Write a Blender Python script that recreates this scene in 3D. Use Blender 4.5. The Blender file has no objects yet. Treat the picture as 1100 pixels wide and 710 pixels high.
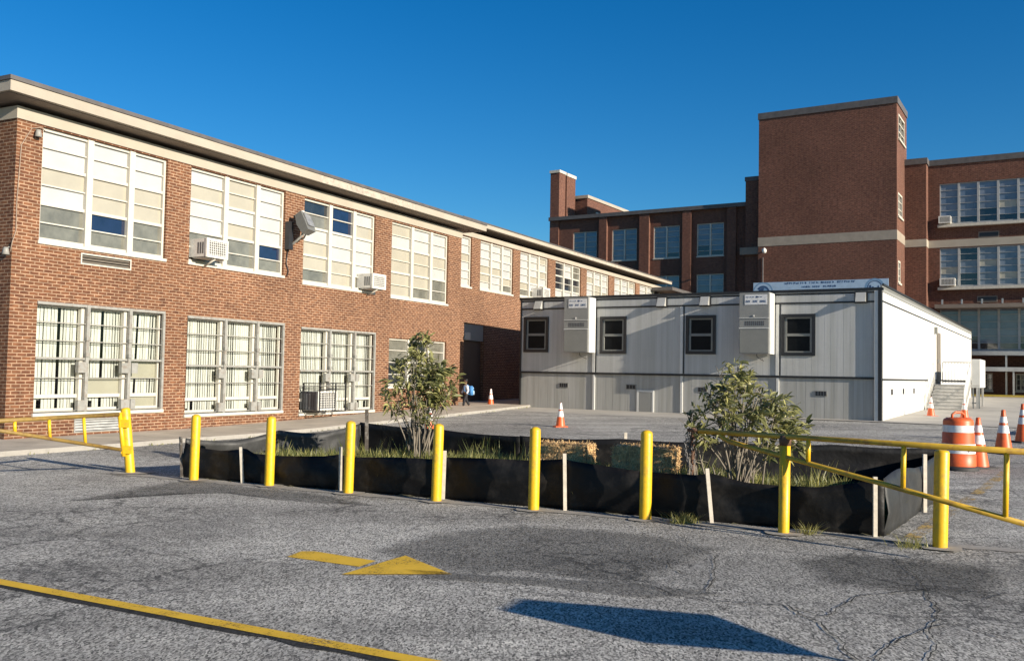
import bpy, math, random
from mathutils import Vector, Matrix, noise
random.seed(11)
R_ = random.Random(5)
SC = bpy.context.scene
COL = SC.collection
PI = math.pi

# ------------------------------------------------------------------ camera maths
F, CX, CY, CAMH = 1000.0, 550.0, 355.0, 1.65
_n = Vector((-.018, 1, -.0448)).normalized()
_Z = -_n
_z = Vector((0, 0, 1))
_Y = (_z - _z.dot(_n) * _n).normalized()
_X = _Y.cross(_Z)


def w_of(v):
    return Vector((_X.dot(v), _Y.dot(v), _Z.dot(v)))


def ray(px, py):
    return w_of(Vector(((px - CX) / F, (py - CY) / F, 1)))


def gz(x, y):
    s = .5145 * x + .8575 * y
    if s < 15: return 0.0
    if s < 19: return .0229 * (s - 15) ** 2 / 8
    if s < 31: return .32 * (s - 17) / 14
    return .32 + .01 * (min(s, 70) - 31)


def ground(px, py):
    d = ray(px, py); t = -CAMH / d.z
    for i in range(60):
        p = d * t
        t = .5 * t + .5 * (gz(p.x, p.y) - CAMH) / d.z
    p = d * t
    return Vector((p.x, p.y, gz(p.x, p.y)))


class Frame:
    def __init__(s, o, ax):
        a = Vector((ax[0], ax[1])).normalized()
        s.o = Vector((o[0], o[1], 0)); s.x = Vector((a.x, a.y, 0)); s.y = Vector((-a.y, a.x, 0))
        s.th = math.atan2(a.y, a.x)

    def on(s, px, py, y=0.0):          # a picture point on the upright plane local y = const -> (x, z)
        d = ray(px, py); o = Vector((0, 0, CAMH)) - s.o
        t = (y - o.dot(s.y)) / d.dot(s.y); p = o + d * t
        return p.dot(s.x), p.z

    def onx(s, px, py, x):
        d = ray(px, py); o = Vector((0, 0, CAMH)) - s.o
        t = (x - o.dot(s.x)) / d.dot(s.x); p = o + d * t
        return p.dot(s.y), p.z

    def pt(s, x, y, z=0.0):
        return s.o + s.x * x + s.y * y + Vector((0, 0, z))


# ------------------------------------------------------------------ mesh helper
class MB:
    def __init__(s):
        s.v = []; s.f = []; s.m = []; s.sm = []

    def quad(s, a, b, c, d, m=0):
        i = len(s.v); s.v += [tuple(a), tuple(b), tuple(c), tuple(d)]
        s.f.append((i, i + 1, i + 2, i + 3)); s.m.append(m); s.sm.append(False)

    def poly(s, pts, m=0):
        i = len(s.v); s.v += [tuple(p) for p in pts]
        s.f.append(tuple(range(i, i + len(pts)))); s.m.append(m); s.sm.append(False)

    def box(s, x0, x1, y0, y1, z0, z1, m=0, M=None):
        p = [Vector(q) for q in ((x0, y0, z0), (x1, y0, z0), (x1, y1, z0), (x0, y1, z0),
                                 (x0, y0, z1), (x1, y0, z1), (x1, y1, z1), (x0, y1, z1))]
        if M is not None: p = [M @ q for q in p]
        i = len(s.v); s.v += [tuple(q) for q in p]
        for f in ((0, 3, 2, 1), (4, 5, 6, 7), (0, 1, 5, 4), (1, 2, 6, 5), (2, 3, 7, 6), (3, 0, 4, 7)):
            s.f.append(tuple(i + k for k in f)); s.m.append(m); s.sm.append(False)

    def tube(s, path, r, m=0, n=10, cap=True):
        path = [Vector(p) for p in path]
        rs = r if isinstance(r, (list, tuple)) else [r] * len(path)
        base = len(s.v); prev = None
        for k, p in enumerate(path):
            t = (path[min(k + 1, len(path) - 1)] - path[max(k - 1, 0)]).normalized()
            if prev is None:
                u = t.cross(Vector((0, 0, 1)))
                if u.length < .1: u = t.cross(Vector((1, 0, 0)))
                u.normalize()
            else:
                u = (prev - prev.dot(t) * t).normalized()
            prev = u; w = t.cross(u)
            for j in range(n):
                a = 2 * PI * j / n
                s.v.append(tuple(p + (u * math.cos(a) + w * math.sin(a)) * rs[k]))
        for k in range(len(path) - 1):
            for j in range(n):
                a = base + k * n + j; b = base + k * n + (j + 1) % n
                s.f.append((a, b, b + n, a + n)); s.m.append(m); s.sm.append(True)
        if cap:
            s.f.append(tuple(base + j for j in range(n))[::-1]); s.m.append(m); s.sm.append(False)
            e = base + (len(path) - 1) * n
            s.f.append(tuple(e + j for j in range(n))); s.m.append(m); s.sm.append(False)

    def lathe(s, prof, n=24, m=0, o=(0, 0, 0), ms=None):
        base = len(s.v)
        for (r, z) in prof:
            for j in range(n):
                a = 2 * PI * j / n
                s.v.append((o[0] + r * math.cos(a), o[1] + r * math.sin(a), o[2] + z))
        for k in range(len(prof) - 1):
            for j in range(n):
                a = base + k * n + j; b = base + k * n + (j + 1) % n
                s.f.append((a, b, b + n, a + n)); s.m.append(ms[k] if ms else m); s.sm.append(True)

    def build(s, name, mats, parent=None, smooth=None):
        me = bpy.data.meshes.new(name)
        me.from_pydata(s.v, [], s.f)
        mats = mats if isinstance(mats, (list, tuple)) else [mats]
        for x in mats: me.materials.append(x)
        me.polygons.foreach_set('material_index', s.m)
        me.polygons.foreach_set('use_smooth', s.sm if smooth is None else [smooth] * len(s.f))
        uv = me.uv_layers.new(name='UVMap')
        vs = me.vertices
        for p in me.polygons:
            nx, ny, nz = abs(p.normal.x), abs(p.normal.y), abs(p.normal.z)
            for li in p.loop_indices:
                c = vs[me.loops[li].vertex_index].co
                if nz >= nx and nz >= ny: q = (c.x, c.y)
                elif ny >= nx: q = (c.x, c.z)
                else: q = (c.y, c.z)
                uv.data[li].uv = q
        o = bpy.data.objects.new(name, me); COL.objects.link(o)
        if parent is not None: o.parent = parent
        return o


def tag(o, label=None, cat=None, group=None, kind=None):
    if label: o['label'] = label
    if cat: o['category'] = cat
    if group: o['group'] = group
    if kind: o['kind'] = kind
    return o


def empty(name, loc=(0, 0, 0), rz=0.0, label=None, cat=None, group=None):
    o = bpy.data.objects.new(name, None); COL.objects.link(o)
    o.empty_display_size = .3
    o.location = loc; o.rotation_euler = (0, 0, rz)
    return tag(o, label, cat, group)


def copy_tree(o, parent=None):
    c = o.copy(); COL.objects.link(c)
    if parent is not None: c.parent = parent
    for ch in list(o.children): copy_tree(ch, c)
    return c


# ------------------------------------------------------------------ materials
def nodes(name):
    m = bpy.data.materials.new(name); m.use_nodes = True
    nt = m.node_tree; b = nt.nodes['Principled BSDF']
    return m, nt, b


def N(nt, t, **kw):
    n = nt.nodes.new(t)
    for k, v in kw.items():
        if k in n.inputs.keys(): n.inputs[k].default_value = v
        else: setattr(n, k, v)
    return n


def col(c): return (c[0], c[1], c[2], 1)


def ramp(nt, a, b, ca=(0, 0, 0, 1), cb=(1, 1, 1, 1)):
    r = nt.nodes.new('ShaderNodeValToRGB')
    r.color_ramp.elements[0].position = a; r.color_ramp.elements[0].color = ca
    r.color_ramp.elements[1].position = b; r.color_ramp.elements[1].color = cb
    return r


def mixc(nt, fac, a, b, blend='MIX'):
    m = nt.nodes.new('ShaderNodeMix'); m.data_type = 'RGBA'; m.blend_type = blend
    for k, v in ((0, fac), (6, a), (7, b)):
        if hasattr(v, 'is_linked') or isinstance(v, bpy.types.NodeSocket): nt.links.new(v, m.inputs[k])
        else: m.inputs[k].default_value = v
    return m.outputs[2]


def paint(name, c, rough=.5, var=.12, scale=3.0, metal=0.0, bump=0.0, bscale=60, spec=.5, dirt=None, dscale=1.5, damt=.5, coat=0):
    m, nt, b = nodes(name)
    tc = N(nt, 'ShaderNodeTexCoord')
    nz = N(nt, 'ShaderNodeTexNoise', Scale=scale, Detail=6.0, Roughness=.6)
    nt.links.new(tc.outputs['Object'], nz.inputs['Vector'])
    r = ramp(nt, .3, .7, (1 - var, 1 - var, 1 - var, 1), (1 + var * .4, 1 + var * .4, 1 + var * .4, 1))
    nt.links.new(nz.outputs['Fac'], r.inputs['Fac'])
    out = mixc(nt, 1.0, col(c), r.outputs['Color'], 'MULTIPLY')
    if dirt:
        n2 = N(nt, 'ShaderNodeTexNoise', Scale=dscale, Detail=8.0, Roughness=.65)
        nt.links.new(tc.outputs['Object'], n2.inputs['Vector'])
        r2 = ramp(nt, .5, .68, (0, 0, 0, 1), (damt, damt, damt, 1))
        nt.links.new(n2.outputs['Fac'], r2.inputs['Fac'])
        out = mixc(nt, r2.outputs['Color'], out, col(dirt))
    nt.links.new(out, b.inputs['Base Color'])
    b.inputs['Roughness'].default_value = rough; b.inputs['Metallic'].default_value = metal
    b.inputs['Specular IOR Level'].default_value = spec
    if coat: b.inputs['Coat Weight'].default_value = coat; b.inputs['Coat Roughness'].default_value = .05
    if bump:
        n3 = N(nt, 'ShaderNodeTexNoise', Scale=bscale, Detail=4.0)
        nt.links.new(tc.outputs['Object'], n3.inputs['Vector'])
        bp = N(nt, 'ShaderNodeBump', Strength=bump, Distance=.02)
        nt.links.new(n3.outputs['Fac'], bp.inputs['Height']); nt.links.new(bp.outputs['Normal'], b.inputs['Normal'])
    return m


def brick(name, c1, c2, mo, bw=.31, rh=.105, ms=.013, dirt=.25, big=.35):
    m, nt, b = nodes(name)
    uv = N(nt, 'ShaderNodeUVMap')
    br = N(nt, 'ShaderNodeTexBrick', Color1=col(c1), Color2=col(c2), Mortar=col(mo), Scale=1.0)
    br.inputs['Mortar Size'].default_value = ms; br.inputs['Mortar Smooth'].default_value = .25
    br.inputs['Brick Width'].default_value = bw; br.inputs['Row Height'].default_value = rh
    br.inputs['Bias'].default_value = -.1
    nd = N(nt, 'ShaderNodeTexNoise', Scale=7.0, Detail=3.0)
    nt.links.new(uv.outputs['UV'], nd.inputs['Vector'])
    dv = N(nt, 'ShaderNodeVectorMath', operation='SCALE'); dv.inputs['Scale'].default_value = .012
    nt.links.new(nd.outputs['Color'], dv.inputs[0])
    av = N(nt, 'ShaderNodeVectorMath', operation='ADD')
    nt.links.new(uv.outputs['UV'], av.inputs[0]); nt.links.new(dv.outputs['Vector'], av.inputs[1])
    nt.links.new(av.outputs['Vector'], br.inputs['Vector'])
    # per-brick tone: coarse cells about one brick in size
    mp = N(nt, 'ShaderNodeMapping'); mp.inputs['Scale'].default_value = (1 / bw, 1 / rh, 1)
    nt.links.new(uv.outputs['UV'], mp.inputs['Vector'])
    wn = N(nt, 'ShaderNodeTexNoise', Scale=1.1, Detail=1.0)
    nt.links.new(mp.outputs['Vector'], wn.inputs['Vector'])
    r1 = ramp(nt, .3, .7, (.62, .60, .60, 1), (1.18, 1.18, 1.15, 1))
    nt.links.new(wn.outputs['Fac'], r1.inputs['Fac'])
    nb = N(nt, 'ShaderNodeTexNoise', Scale=big, Detail=6.0, Roughness=.6)
    nt.links.new(uv.outputs['UV'], nb.inputs['Vector'])
    r2 = ramp(nt, .3, .7, (1 - dirt, 1 - dirt, 1 - dirt, 1), (1.08, 1.08, 1.08, 1))
    nt.links.new(nb.outputs['Fac'], r2.inputs['Fac'])
    o = mixc(nt, 1.0, br.outputs['Color'], r1.outputs['Color'], 'MULTIPLY')
    o = mixc(nt, 1.0, o, r2.outputs['Color'], 'MULTIPLY')
    nt.links.new(o, b.inputs['Base Color'])
    b.inputs['Roughness'].default_value = .85; b.inputs['Specular IOR Level'].default_value = .25
    bp = N(nt, 'ShaderNodeBump', Strength=.5, Distance=.008); bp.invert = True
    nt.links.new(br.outputs['Fac'], bp.inputs['Height']); nt.links.new(bp.outputs['Normal'], b.inputs['Normal'])
    return m


def asphalt(name, lo, hi, patchy=.3, cracks=True, alpha=False):
    m, nt, b = nodes(name)
    tc = N(nt, 'ShaderNodeTexCoord'); V = tc.outputs['Object']
    mg = N(nt, 'ShaderNodeMapping'); mg.inputs['Scale'].default_value = (1, .5, 1); nt.links.new(V, mg.inputs['Vector'])
    vo = N(nt, 'ShaderNodeTexVoronoi', Scale=88.0); nt.links.new(mg.outputs['Vector'], vo.inputs['Vector'])
    sp = N(nt, 'ShaderNodeTexNoise', Scale=130.0, Detail=3.0, Roughness=.7); nt.links.new(V, sp.inputs['Vector'])
    r0 = ramp(nt, .30, .72, col(lo), col(hi))
    bw = N(nt, 'ShaderNodeRGBToBW'); nt.links.new(vo.outputs['Color'], bw.inputs['Color'])
    ad = N(nt, 'ShaderNodeMath', operation='ADD'); nt.links.new(bw.outputs['Val'], ad.inputs[0]); nt.links.new(sp.outputs['Fac'], ad.inputs[1])
    hf = N(nt, 'ShaderNodeMath', operation='MULTIPLY'); nt.links.new(ad.outputs[0], hf.inputs[0]); hf.inputs[1].default_value = .5
    nt.links.new(hf.outputs[0], r0.inputs['Fac'])
    out = r0.outputs['Color']
    for sc_, a0, a1, lo_ in ((.22, .35, .65, 1 - patchy), (1.3, .3, .7, 1 - patchy * .5), (6.0, .3, .7, 1 - patchy * .35)):
        nb = N(nt, 'ShaderNodeTexNoise', Scale=sc_, Detail=5.0, Roughness=.6, Distortion=.6); nt.links.new(V, nb.inputs['Vector'])
        r = ramp(nt, a0, a1, (lo_, lo_, lo_, 1), (1.06, 1.06, 1.05, 1)); nt.links.new(nb.outputs['Fac'], r.inputs['Fac'])
        out = mixc(nt, 1.0, out, r.outputs['Color'], 'MULTIPLY')
    # tyre-track streaks
    mp = N(nt, 'ShaderNodeMapping'); mp.inputs['Rotation'].default_value = (0, 0, .43); mp.inputs['Scale'].default_value = (.12, 1.4, 1)
    nt.links.new(V, mp.inputs['Vector'])
    ns = N(nt, 'ShaderNodeTexNoise', Scale=1.0, Detail=4.0); nt.links.new(mp.outputs['Vector'], ns.inputs['Vector'])
    rs = ramp(nt, .38, .6, (.80, .80, .80, 1), (1.04, 1.04, 1.04, 1)); nt.links.new(ns.outputs['Fac'], rs.inputs['Fac'])
    out = mixc(nt, 1.0, out, rs.outputs['Color'], 'MULTIPLY')
    if cracks:
        nd = N(nt, 'ShaderNodeTexNoise', Scale=1.6, Detail=6.0, Roughness=.7); nt.links.new(V, nd.inputs['Vector'])
        sc2 = N(nt, 'ShaderNodeVectorMath', operation='SCALE'); sc2.inputs['Scale'].default_value = .7; nt.links.new(nd.outputs['Color'], sc2.inputs[0])
        av = N(nt, 'ShaderNodeVectorMath', operation='ADD'); nt.links.new(V, av.inputs[0]); nt.links.new(sc2.outputs['Vector'], av.inputs[1])
        ms = N(nt, 'ShaderNodeTexNoise', Scale=.35, Detail=3.0); nt.links.new(V, ms.inputs['Vector'])
        for vs_, wd, m0, m1 in ((.55, .016, .44, .54), (2.6, .055, .50, .60)):
            vc = N(nt, 'ShaderNodeTexVoronoi', Scale=vs_, feature='DISTANCE_TO_EDGE'); nt.links.new(av.outputs['Vector'], vc.inputs['Vector'])
            rc = ramp(nt, 0.0, wd, (1, 1, 1, 1), (0, 0, 0, 1)); nt.links.new(vc.outputs['Distance'], rc.inputs['Fac'])
            rm = ramp(nt, m0, m1); nt.links.new(ms.outputs['Fac'], rm.inputs['Fac'])
            mu = N(nt, 'ShaderNodeMath', operation='MULTIPLY'); nt.links.new(rc.outputs['Color'], mu.inputs[0]); nt.links.new(rm.outputs['Color'], mu.inputs[1])
            mu2 = N(nt, 'ShaderNodeMath', operation='MULTIPLY'); nt.links.new(mu.outputs[0], mu2.inputs[0]); mu2.inputs[1].default_value = .75
            out = mixc(nt, mu2.outputs[0], out, (.018, .018, .018, 1))
    nt.links.new(out, b.inputs['Base Color'])
    b.inputs['Roughness'].default_value = .8; b.inputs['Specular IOR Level'].default_value = .35
    bp = N(nt, 'ShaderNodeBump', Strength=1.0, Distance=.016)
    nt.links.new(hf.outputs[0], bp.inputs['Height']); nt.links.new(bp.outputs['Normal'], b.inputs['Normal'])
    if alpha: soft_edge(nt, b, V, alpha)
    return m


def soft_edge(nt, b, V, k=1.0, scale=2.2):
    at = N(nt, 'ShaderNodeAttribute', attribute_name='edge')
    nz = N(nt, 'ShaderNodeTexNoise', Scale=scale, Detail=9.0, Roughness=.78); nt.links.new(V, nz.inputs['Vector'])
    ad = N(nt, 'ShaderNodeMath', operation='ADD'); nt.links.new(at.outputs['Fac'], ad.inputs[0]); nt.links.new(nz.outputs['Fac'], ad.inputs[1])
    r = ramp(nt, .60, 1.25, (0, 0, 0, 1), (k, k, k, 1)); nt.links.new(ad.outputs[0], r.inputs['Fac'])
    nt.links.new(r.outputs['Color'], b.inputs['Alpha'])


def road_paint(name, c, wear=.5, scale=45.0):
    m, nt, b = nodes(name)
    tc = N(nt, 'ShaderNodeTexCoord'); V = tc.outputs['Object']
    n1 = N(nt, 'ShaderNodeTexNoise', Scale=scale, Detail=5.0, Roughness=.75); nt.links.new(V, n1.inputs['Vector'])
    n2 = N(nt, 'ShaderNodeTexNoise', Scale=2.5, Detail=4.0); nt.links.new(V, n2.inputs['Vector'])
    ad = N(nt, 'ShaderNodeMath', operation='MULTIPLY_ADD'); nt.links.new(n2.outputs['Fac'], ad.inputs[0]); ad.inputs[1].default_value = .6
    nt.links.new(n1.outputs['Fac'], ad.inputs[2])
    r = ramp(nt, wear, wear + .14, (0, 0, 0, 1), (1, 1, 1, 1)); nt.links.new(ad.outputs[0], r.inputs['Fac'])
    nt.links.new(r.outputs['Color'], b.inputs['Alpha'])
    r3 = ramp(nt, .3, .7, col([x * .8 for x in c]), col(c)); nt.links.new(n2.outputs['Fac'], r3.inputs['Fac'])
    nt.links.new(r3.outputs['Color'], b.inputs['Base Color']); b.inputs['Roughness'].default_value = .65
    bp = N(nt, 'ShaderNodeBump', Strength=.6, Distance=.01); nt.links.new(n1.outputs['Fac'], bp.inputs['Height']); nt.links.new(bp.outputs['Normal'], b.inputs['Normal'])
    return m


def siding(name, c, groove=.2, streak=.25):
    m, nt, b = nodes(name)
    uv = N(nt, 'ShaderNodeUVMap')
    mp = N(nt, 'ShaderNodeMapping'); mp.inputs['Scale'].default_value = (4.0, .16, 1)
    nt.links.new(uv.outputs['UV'], mp.inputs['Vector'])
    nz = N(nt, 'ShaderNodeTexNoise', Scale=1.0, Detail=6.0, Roughness=.65); nt.links.new(mp.outputs['Vector'], nz.inputs['Vector'])
    r = ramp(nt, .35, .7, (1 - streak, 1 - streak, 1 - streak * 1.15, 1), (1.03, 1.03, 1.03, 1)); nt.links.new(nz.outputs['Fac'], r.inputs['Fac'])
    o = mixc(nt, 1.0, col(c), r.outputs['Color'], 'MULTIPLY')
    sx = N(nt, 'ShaderNodeSeparateXYZ'); nt.links.new(uv.outputs['UV'], sx.inputs[0])
    ml = N(nt, 'ShaderNodeMath', operation='MULTIPLY'); nt.links.new(sx.outputs['X'], ml.inputs[0]); ml.inputs[1].default_value = 1 / groove
    fr = N(nt, 'ShaderNodeMath', operation='FRACT'); nt.links.new(ml.outputs[0], fr.inputs[0])
    rg = ramp(nt, 0.0, .07, (0, 0, 0, 1), (1, 1, 1, 1)); nt.links.new(fr.outputs[0], rg.inputs['Fac'])
    o = mixc(nt, 1.0, o, mixc(nt, rg.outputs['Color'], (.78, .78, .78, 1), (1, 1, 1, 1)), 'MULTIPLY')
    n2 = N(nt, 'ShaderNodeTexNoise', Scale=.8, Detail=6.0, Roughness=.7); nt.links.new(uv.outputs['UV'], n2.inputs['Vector'])
    r2 = ramp(nt, .5, .8, (0, 0, 0, 1), (.4, .4, .4, 1)); nt.links.new(n2.outputs['Fac'], r2.inputs['Fac'])
    o = mixc(nt, r2.outputs['Color'], o, col([c[0] * .7, c[1] * .68, c[2] * .62]))
    nt.links.new(o, b.inputs['Base Color']); b.inputs['Roughness'].default_value = .55
    bp = N(nt, 'ShaderNodeBump', Strength=.4, Distance=.006); nt.links.new(rg.outputs['Color'], bp.inputs['Height']); nt.links.new(bp.outputs['Normal'], b.inputs['Normal'])
    return m


def glass(name, tint=(.9, .93, .92), refl=.12):
    m, nt, b = nodes(name); nt.nodes.remove(b)
    out = nt.nodes['Material Output']
    t = N(nt, 'ShaderNodeBsdfTransparent'); t.inputs['Color'].default_value = col(tint)
    g = N(nt, 'ShaderNodeBsdfGlossy'); g.inputs['Roughness'].default_value = .03
    lw = N(nt, 'ShaderNodeFresnel'); lw.inputs['IOR'].default_value = 1.45
    mx = N(nt, 'ShaderNodeMixShader'); nt.links.new(lw.outputs[0], mx.inputs[0]); nt.links.new(t.outputs[0], mx.inputs[1]); nt.links.new(g.outputs[0], mx.inputs[2])
    nt.links.new(mx.outputs[0], out.inputs['Surface'])
    return m


def leafmat(name, c1, c2, trans=.3):
    m, nt, b = nodes(name)
    gi = N(nt, 'ShaderNodeAttribute', attribute_name='tone')
    r = ramp(nt, 0, 1, col(c1), col(c2)); nt.links.new(gi.outputs['Fac'], r.inputs['Fac'])
    nt.links.new(r.outputs['Color'], b.inputs['Base Color']); b.inputs['Roughness'].default_value = .45
    tr = N(nt, 'ShaderNodeBsdfTranslucent'); nt.links.new(r.outputs['Color'], tr.inputs['Color'])
    mx = N(nt, 'ShaderNodeMixShader'); mx.inputs[0].default_value = trans
    out = nt.nodes['Material Output']
    nt.links.new(b.outputs[0], mx.inputs[1]); nt.links.new(tr.outputs[0], mx.inputs[2]); nt.links.new(mx.outputs[0], out.inputs['Surface'])
    return m


M = {}
M['brick'] = brick('orange_brick', (.182, .076, .036), (.125, .048, .025), (.355, .235, .155), bw=.215, rh=.072, ms=.0115, dirt=.28)
M['brick_side'] = M['brick']
M['brick_red'] = brick('red_brick', (.165, .066, .042), (.115, .044, .030), (.22, .14, .105), bw=.215, rh=.072, ms=.009, dirt=.3, big=.25)
M['cream'] = paint('cream_stucco', (.36, .315, .25), .75, .12, 1.2, bump=.12, dirt=(.36, .31, .25), dscale=.9, damt=.35)
M['flake'] = paint('flaking_stucco', (.40, .355, .285), .85, .2, 4, bump=.3, bscale=20, dirt=(.26, .21, .17), dscale=7, damt=.95)
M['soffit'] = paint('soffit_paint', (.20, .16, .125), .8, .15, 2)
M['bandstone'] = paint('grey_brown_band_stone', (.30, .25, .195), .8, .18, 2)
M['roofedge'] = paint('roof_edge_metal', (.10, .09, .085), .6, .3, 3)
M['rooftop'] = paint('roof_gravel', (.22, .21, .20), .9, .2, 8)
M['frame'] = paint('cream_window_paint', (.52, .49, .42), .5, .12, 5, dirt=(.45, .40, .32), dscale=5, damt=.35)
M['W'] = paint('white_glazing_panel', (.42, .42, .405), .22, .10, 1.7, coat=.6)
M['X'] = paint('warm_white_shade', (.44, .43, .395), .22, .10, 1.7, coat=.6)
M['B'] = paint('beige_roller_shade', (.36, .33, .26), .25, .10, 1.7, coat=.6)
M['G'] = paint('grey_glass_shade', (.16, .155, .125), .15, .35, 3, coat=.8)
M['D'] = paint('dark_glass', (.022, .026, .03), .06, .4, 3, coat=1)
M['N'] = paint('navy_glass', (.010, .018, .05), .06, .3, 3, coat=1)
M['S'] = paint('shaded_white_panel', (.16, .18, .215), .10, .30, .9, coat=1)  # white panel darkened as if in shade, in the colour itself
M['T'] = paint('sky_tinted_panel', (.13, .165, .22), .08, .35, .9, coat=1)  # bluer copy, reflected sky put into the base colour
CODE = ['W', 'X', 'B', 'G', 'D', 'N', 'S', 'T']
CM = [M[c] for c in CODE]
M['screen'] = paint('dark_screened_glass', (.008, .009, .010), .45, .4, 3, spec=.12)
M['greymetal'] = paint('grey_security_metal', (.27, .265, .24), .55, .2, 8, dirt=(.16, .10, .06), dscale=9, damt=.5)
M['blind'] = paint('white_vertical_blind', (.56, .545, .49), .7, .10, 6)
M['dark'] = paint('dark_interior', (.020, .018, .017), .8, .3, 3)
M['glass'] = glass('clear_window_glass')
M['sill'] = paint('stone_sill', (.52, .48, .40), .8, .2, 6)
M['louver'] = paint('brown_louvre', (.17, .145, .115), .6, .2, 8)
M['paleblade'] = paint('pale_louvre', (.42, .42, .40), .6, .35, 5)
M['acwhite'] = paint('offwhite_air_conditioner', (.68, .66, .60), .45, .12, 9, dirt=(.45, .40, .32), dscale=6, damt=.4)
M['acgrey'] = paint('grey_air_conditioner', (.16, .165, .17), .5, .2, 9)
M['grill'] = paint('dark_coil', (.10, .10, .10), .5, .3, 20)
M['black'] = paint('black_metal', (.018, .018, .02), .45, .3, 10)
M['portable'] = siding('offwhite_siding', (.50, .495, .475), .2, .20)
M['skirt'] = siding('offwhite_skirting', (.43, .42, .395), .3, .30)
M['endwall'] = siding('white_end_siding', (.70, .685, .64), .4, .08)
M['trim'] = paint('white_trim', (.62, .61, .57), .5, .08, 5)
M['boxgrey'] = paint('beige_grey_cabinet', (.25, .248, .23), .5, .08, 3)
M['boxdark'] = paint('dull_grey_cabinet_panel', (.22, .218, .195), .55, .08, 3)
M['yellow'] = paint('yellow_bollard_paint', (.70, .42, .010), .42, .10, 8, dirt=(.33, .20, .05), dscale=9, damt=.6, bump=.10, bscale=25)
M['yellowold'] = paint('rusty_yellow_paint', (.50, .31, .025), .5, .2, 6, dirt=(.22, .10, .03), dscale=8, damt=.8)
M['yellowrust'] = paint('dull_brown_yellow_paint', (.26, .165, .04), .6, .3, 6, dirt=(.14, .075, .03), dscale=8, damt=.9)
M['stepgrey'] = paint('pale_step_metal', (.52, .50, .46), .6, .12, 4)
M['chain'] = paint('dull_grey_chain', (.16, .15, .14), .6, .4, 20)
M['conduit'] = paint('brick_toned_conduit', (.30, .22, .16), .6, .2, 6)
M['housing'] = paint('grey_floodlight_housing', (.15, .15, .14), .5, .2, 6)
M['rframe'] = paint('grey_white_window_paint', (.34, .34, .33), .5, .15, 5)
M['lens'] = paint('grey_lamp_lens', (.26, .26, .25), .15, .3, 9, coat=.6)
M['rust'] = paint('rusty_iron', (.13, .065, .035), .8, .4, 12, bump=.2)
M['wood'] = paint('weathered_stake_wood', (.55, .49, .40), .8, .25, 14)
M['darkwood'] = paint('dark_stake_wood', (.09, .075, .06), .9, .4, 14, dirt=(.35, .33, .30), dscale=10, damt=.6)
M['fabric'] = paint('black_silt_fabric', (.0085, .0080, .0080), .5, .35, 6, bump=.35, bscale=12, spec=.22, dirt=(.045, .04, .034), dscale=3, damt=.45)
M['straw'] = paint('straw', (.60, .37, .165), .8, .5, 18, bump=.6, bscale=40)
M['strawlight'] = paint('dry_straw_stalk', (.74, .52, .245), .7, .3, 10)
M['orange'] = paint('orange_cone_plastic', (.68, .115, .025), .45, .15, 7, dirt=(.38, .09, .04), dscale=6, damt=.5)
M['reflect'] = paint('white_reflective_band', (.74, .73, .71), .4, .12, 8, dirt=(.4, .38, .35), dscale=10, damt=.4)
M['rubber'] = paint('black_rubber', (.03, .028, .027), .7, .2, 8)
M['asphalt'] = asphalt('weathered_asphalt', (.05, .048, .045), (.80, .765, .70), .34)
M['patch'] = asphalt('dark_asphalt_patch', (.012, .012, .012), (.36, .35, .325), .45, True, .42)
M['tar'] = asphalt('dark_tar_seal', (.008, .008, .008), (.07, .068, .065), .3, False, .9)
M['concrete'] = paint('weathered_concrete', (.47, .405, .315), .85, .22, .8, bump=.25, bscale=70, dirt=(.20, .17, .13), dscale=1.1, damt=.55)
M['plaza'] = paint('pale_concrete', (.43, .40, .345), .85, .18, .5, bump=.2, bscale=60, dirt=(.24, .22, .19), dscale=.7, damt=.5)
M['kerb'] = paint('pale_kerb_concrete', (.33, .305, .265), .85, .3, 3, bump=.3, bscale=30, dirt=(.16, .15, .13), dscale=3, damt=.7)
M['ypaint'] = road_paint('yellow_road_paint', (.74, .45, .022), .60)
M['yworn'] = road_paint('worn_yellow_road_paint', (.55, .36, .09), .80, 30)
M['soil'] = paint('grassy_soil', (.085, .075, .04), .95, .4, 5, bump=.5, bscale=20)
M['grass'] = leafmat('grass_blades', (.085, .115, .028), (.34, .31, .10), .3)
M['leaf'] = leafmat('shrub_leaves', (.07, .085, .03), (.44, .41, .15), .35)
M['bark'] = paint('grey_shrub_bark', (.20, .17, .13), .85, .3, 20)
M['stripe'] = paint('black_trim_strip', (.016, .016, .017), .45, .2, 5)
M['steel'] = paint('grey_steel', (.40, .40, .38), .4, .15, 6, metal=.5)
M['banner'] = paint('pale_blue_banner', (.36, .47, .59), .6, .12, 3)
M['ink'] = paint('blue_ink', (.03, .07, .16), .6, .1, 3)
M['inkmid'] = paint('pale_blue_ink', (.16, .28, .42), .6, .1, 3)
M['ygkerb'] = paint('yellow_kerb_paint', (.50, .36, .05), .7, .3, 2, dirt=(.2, .15, .06), dscale=2, damt=.6)
M['shingle'] = paint('canopy_white', (.40, .40, .385), .6, .2, 2)
M['doorbrown'] = paint('dark_brown_door', (.07, .055, .045), .5, .2, 3)
M['skin'] = paint('brown_skin', (.14, .075, .045), .5, .05, 5)
M['hair'] = paint('black_hair', (.008, .007, .006), .6, .1, 20)
M['shirt'] = paint('white_navy_jacket', (.55, .56, .60), .8, .15, 9)
M['trousers'] = paint('dark_trousers', (.010, .010, .014), .8, .2, 9)
M['pack'] = paint('blue_backpack_cloth', (.05, .20, .45), .7, .2, 9)
M['packpale'] = paint('pale_blue_print', (.45, .58, .70), .7, .2, 9)
M['green'] = paint('dull_green_steel', (.06, .10, .07), .5, .2, 5)

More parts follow.
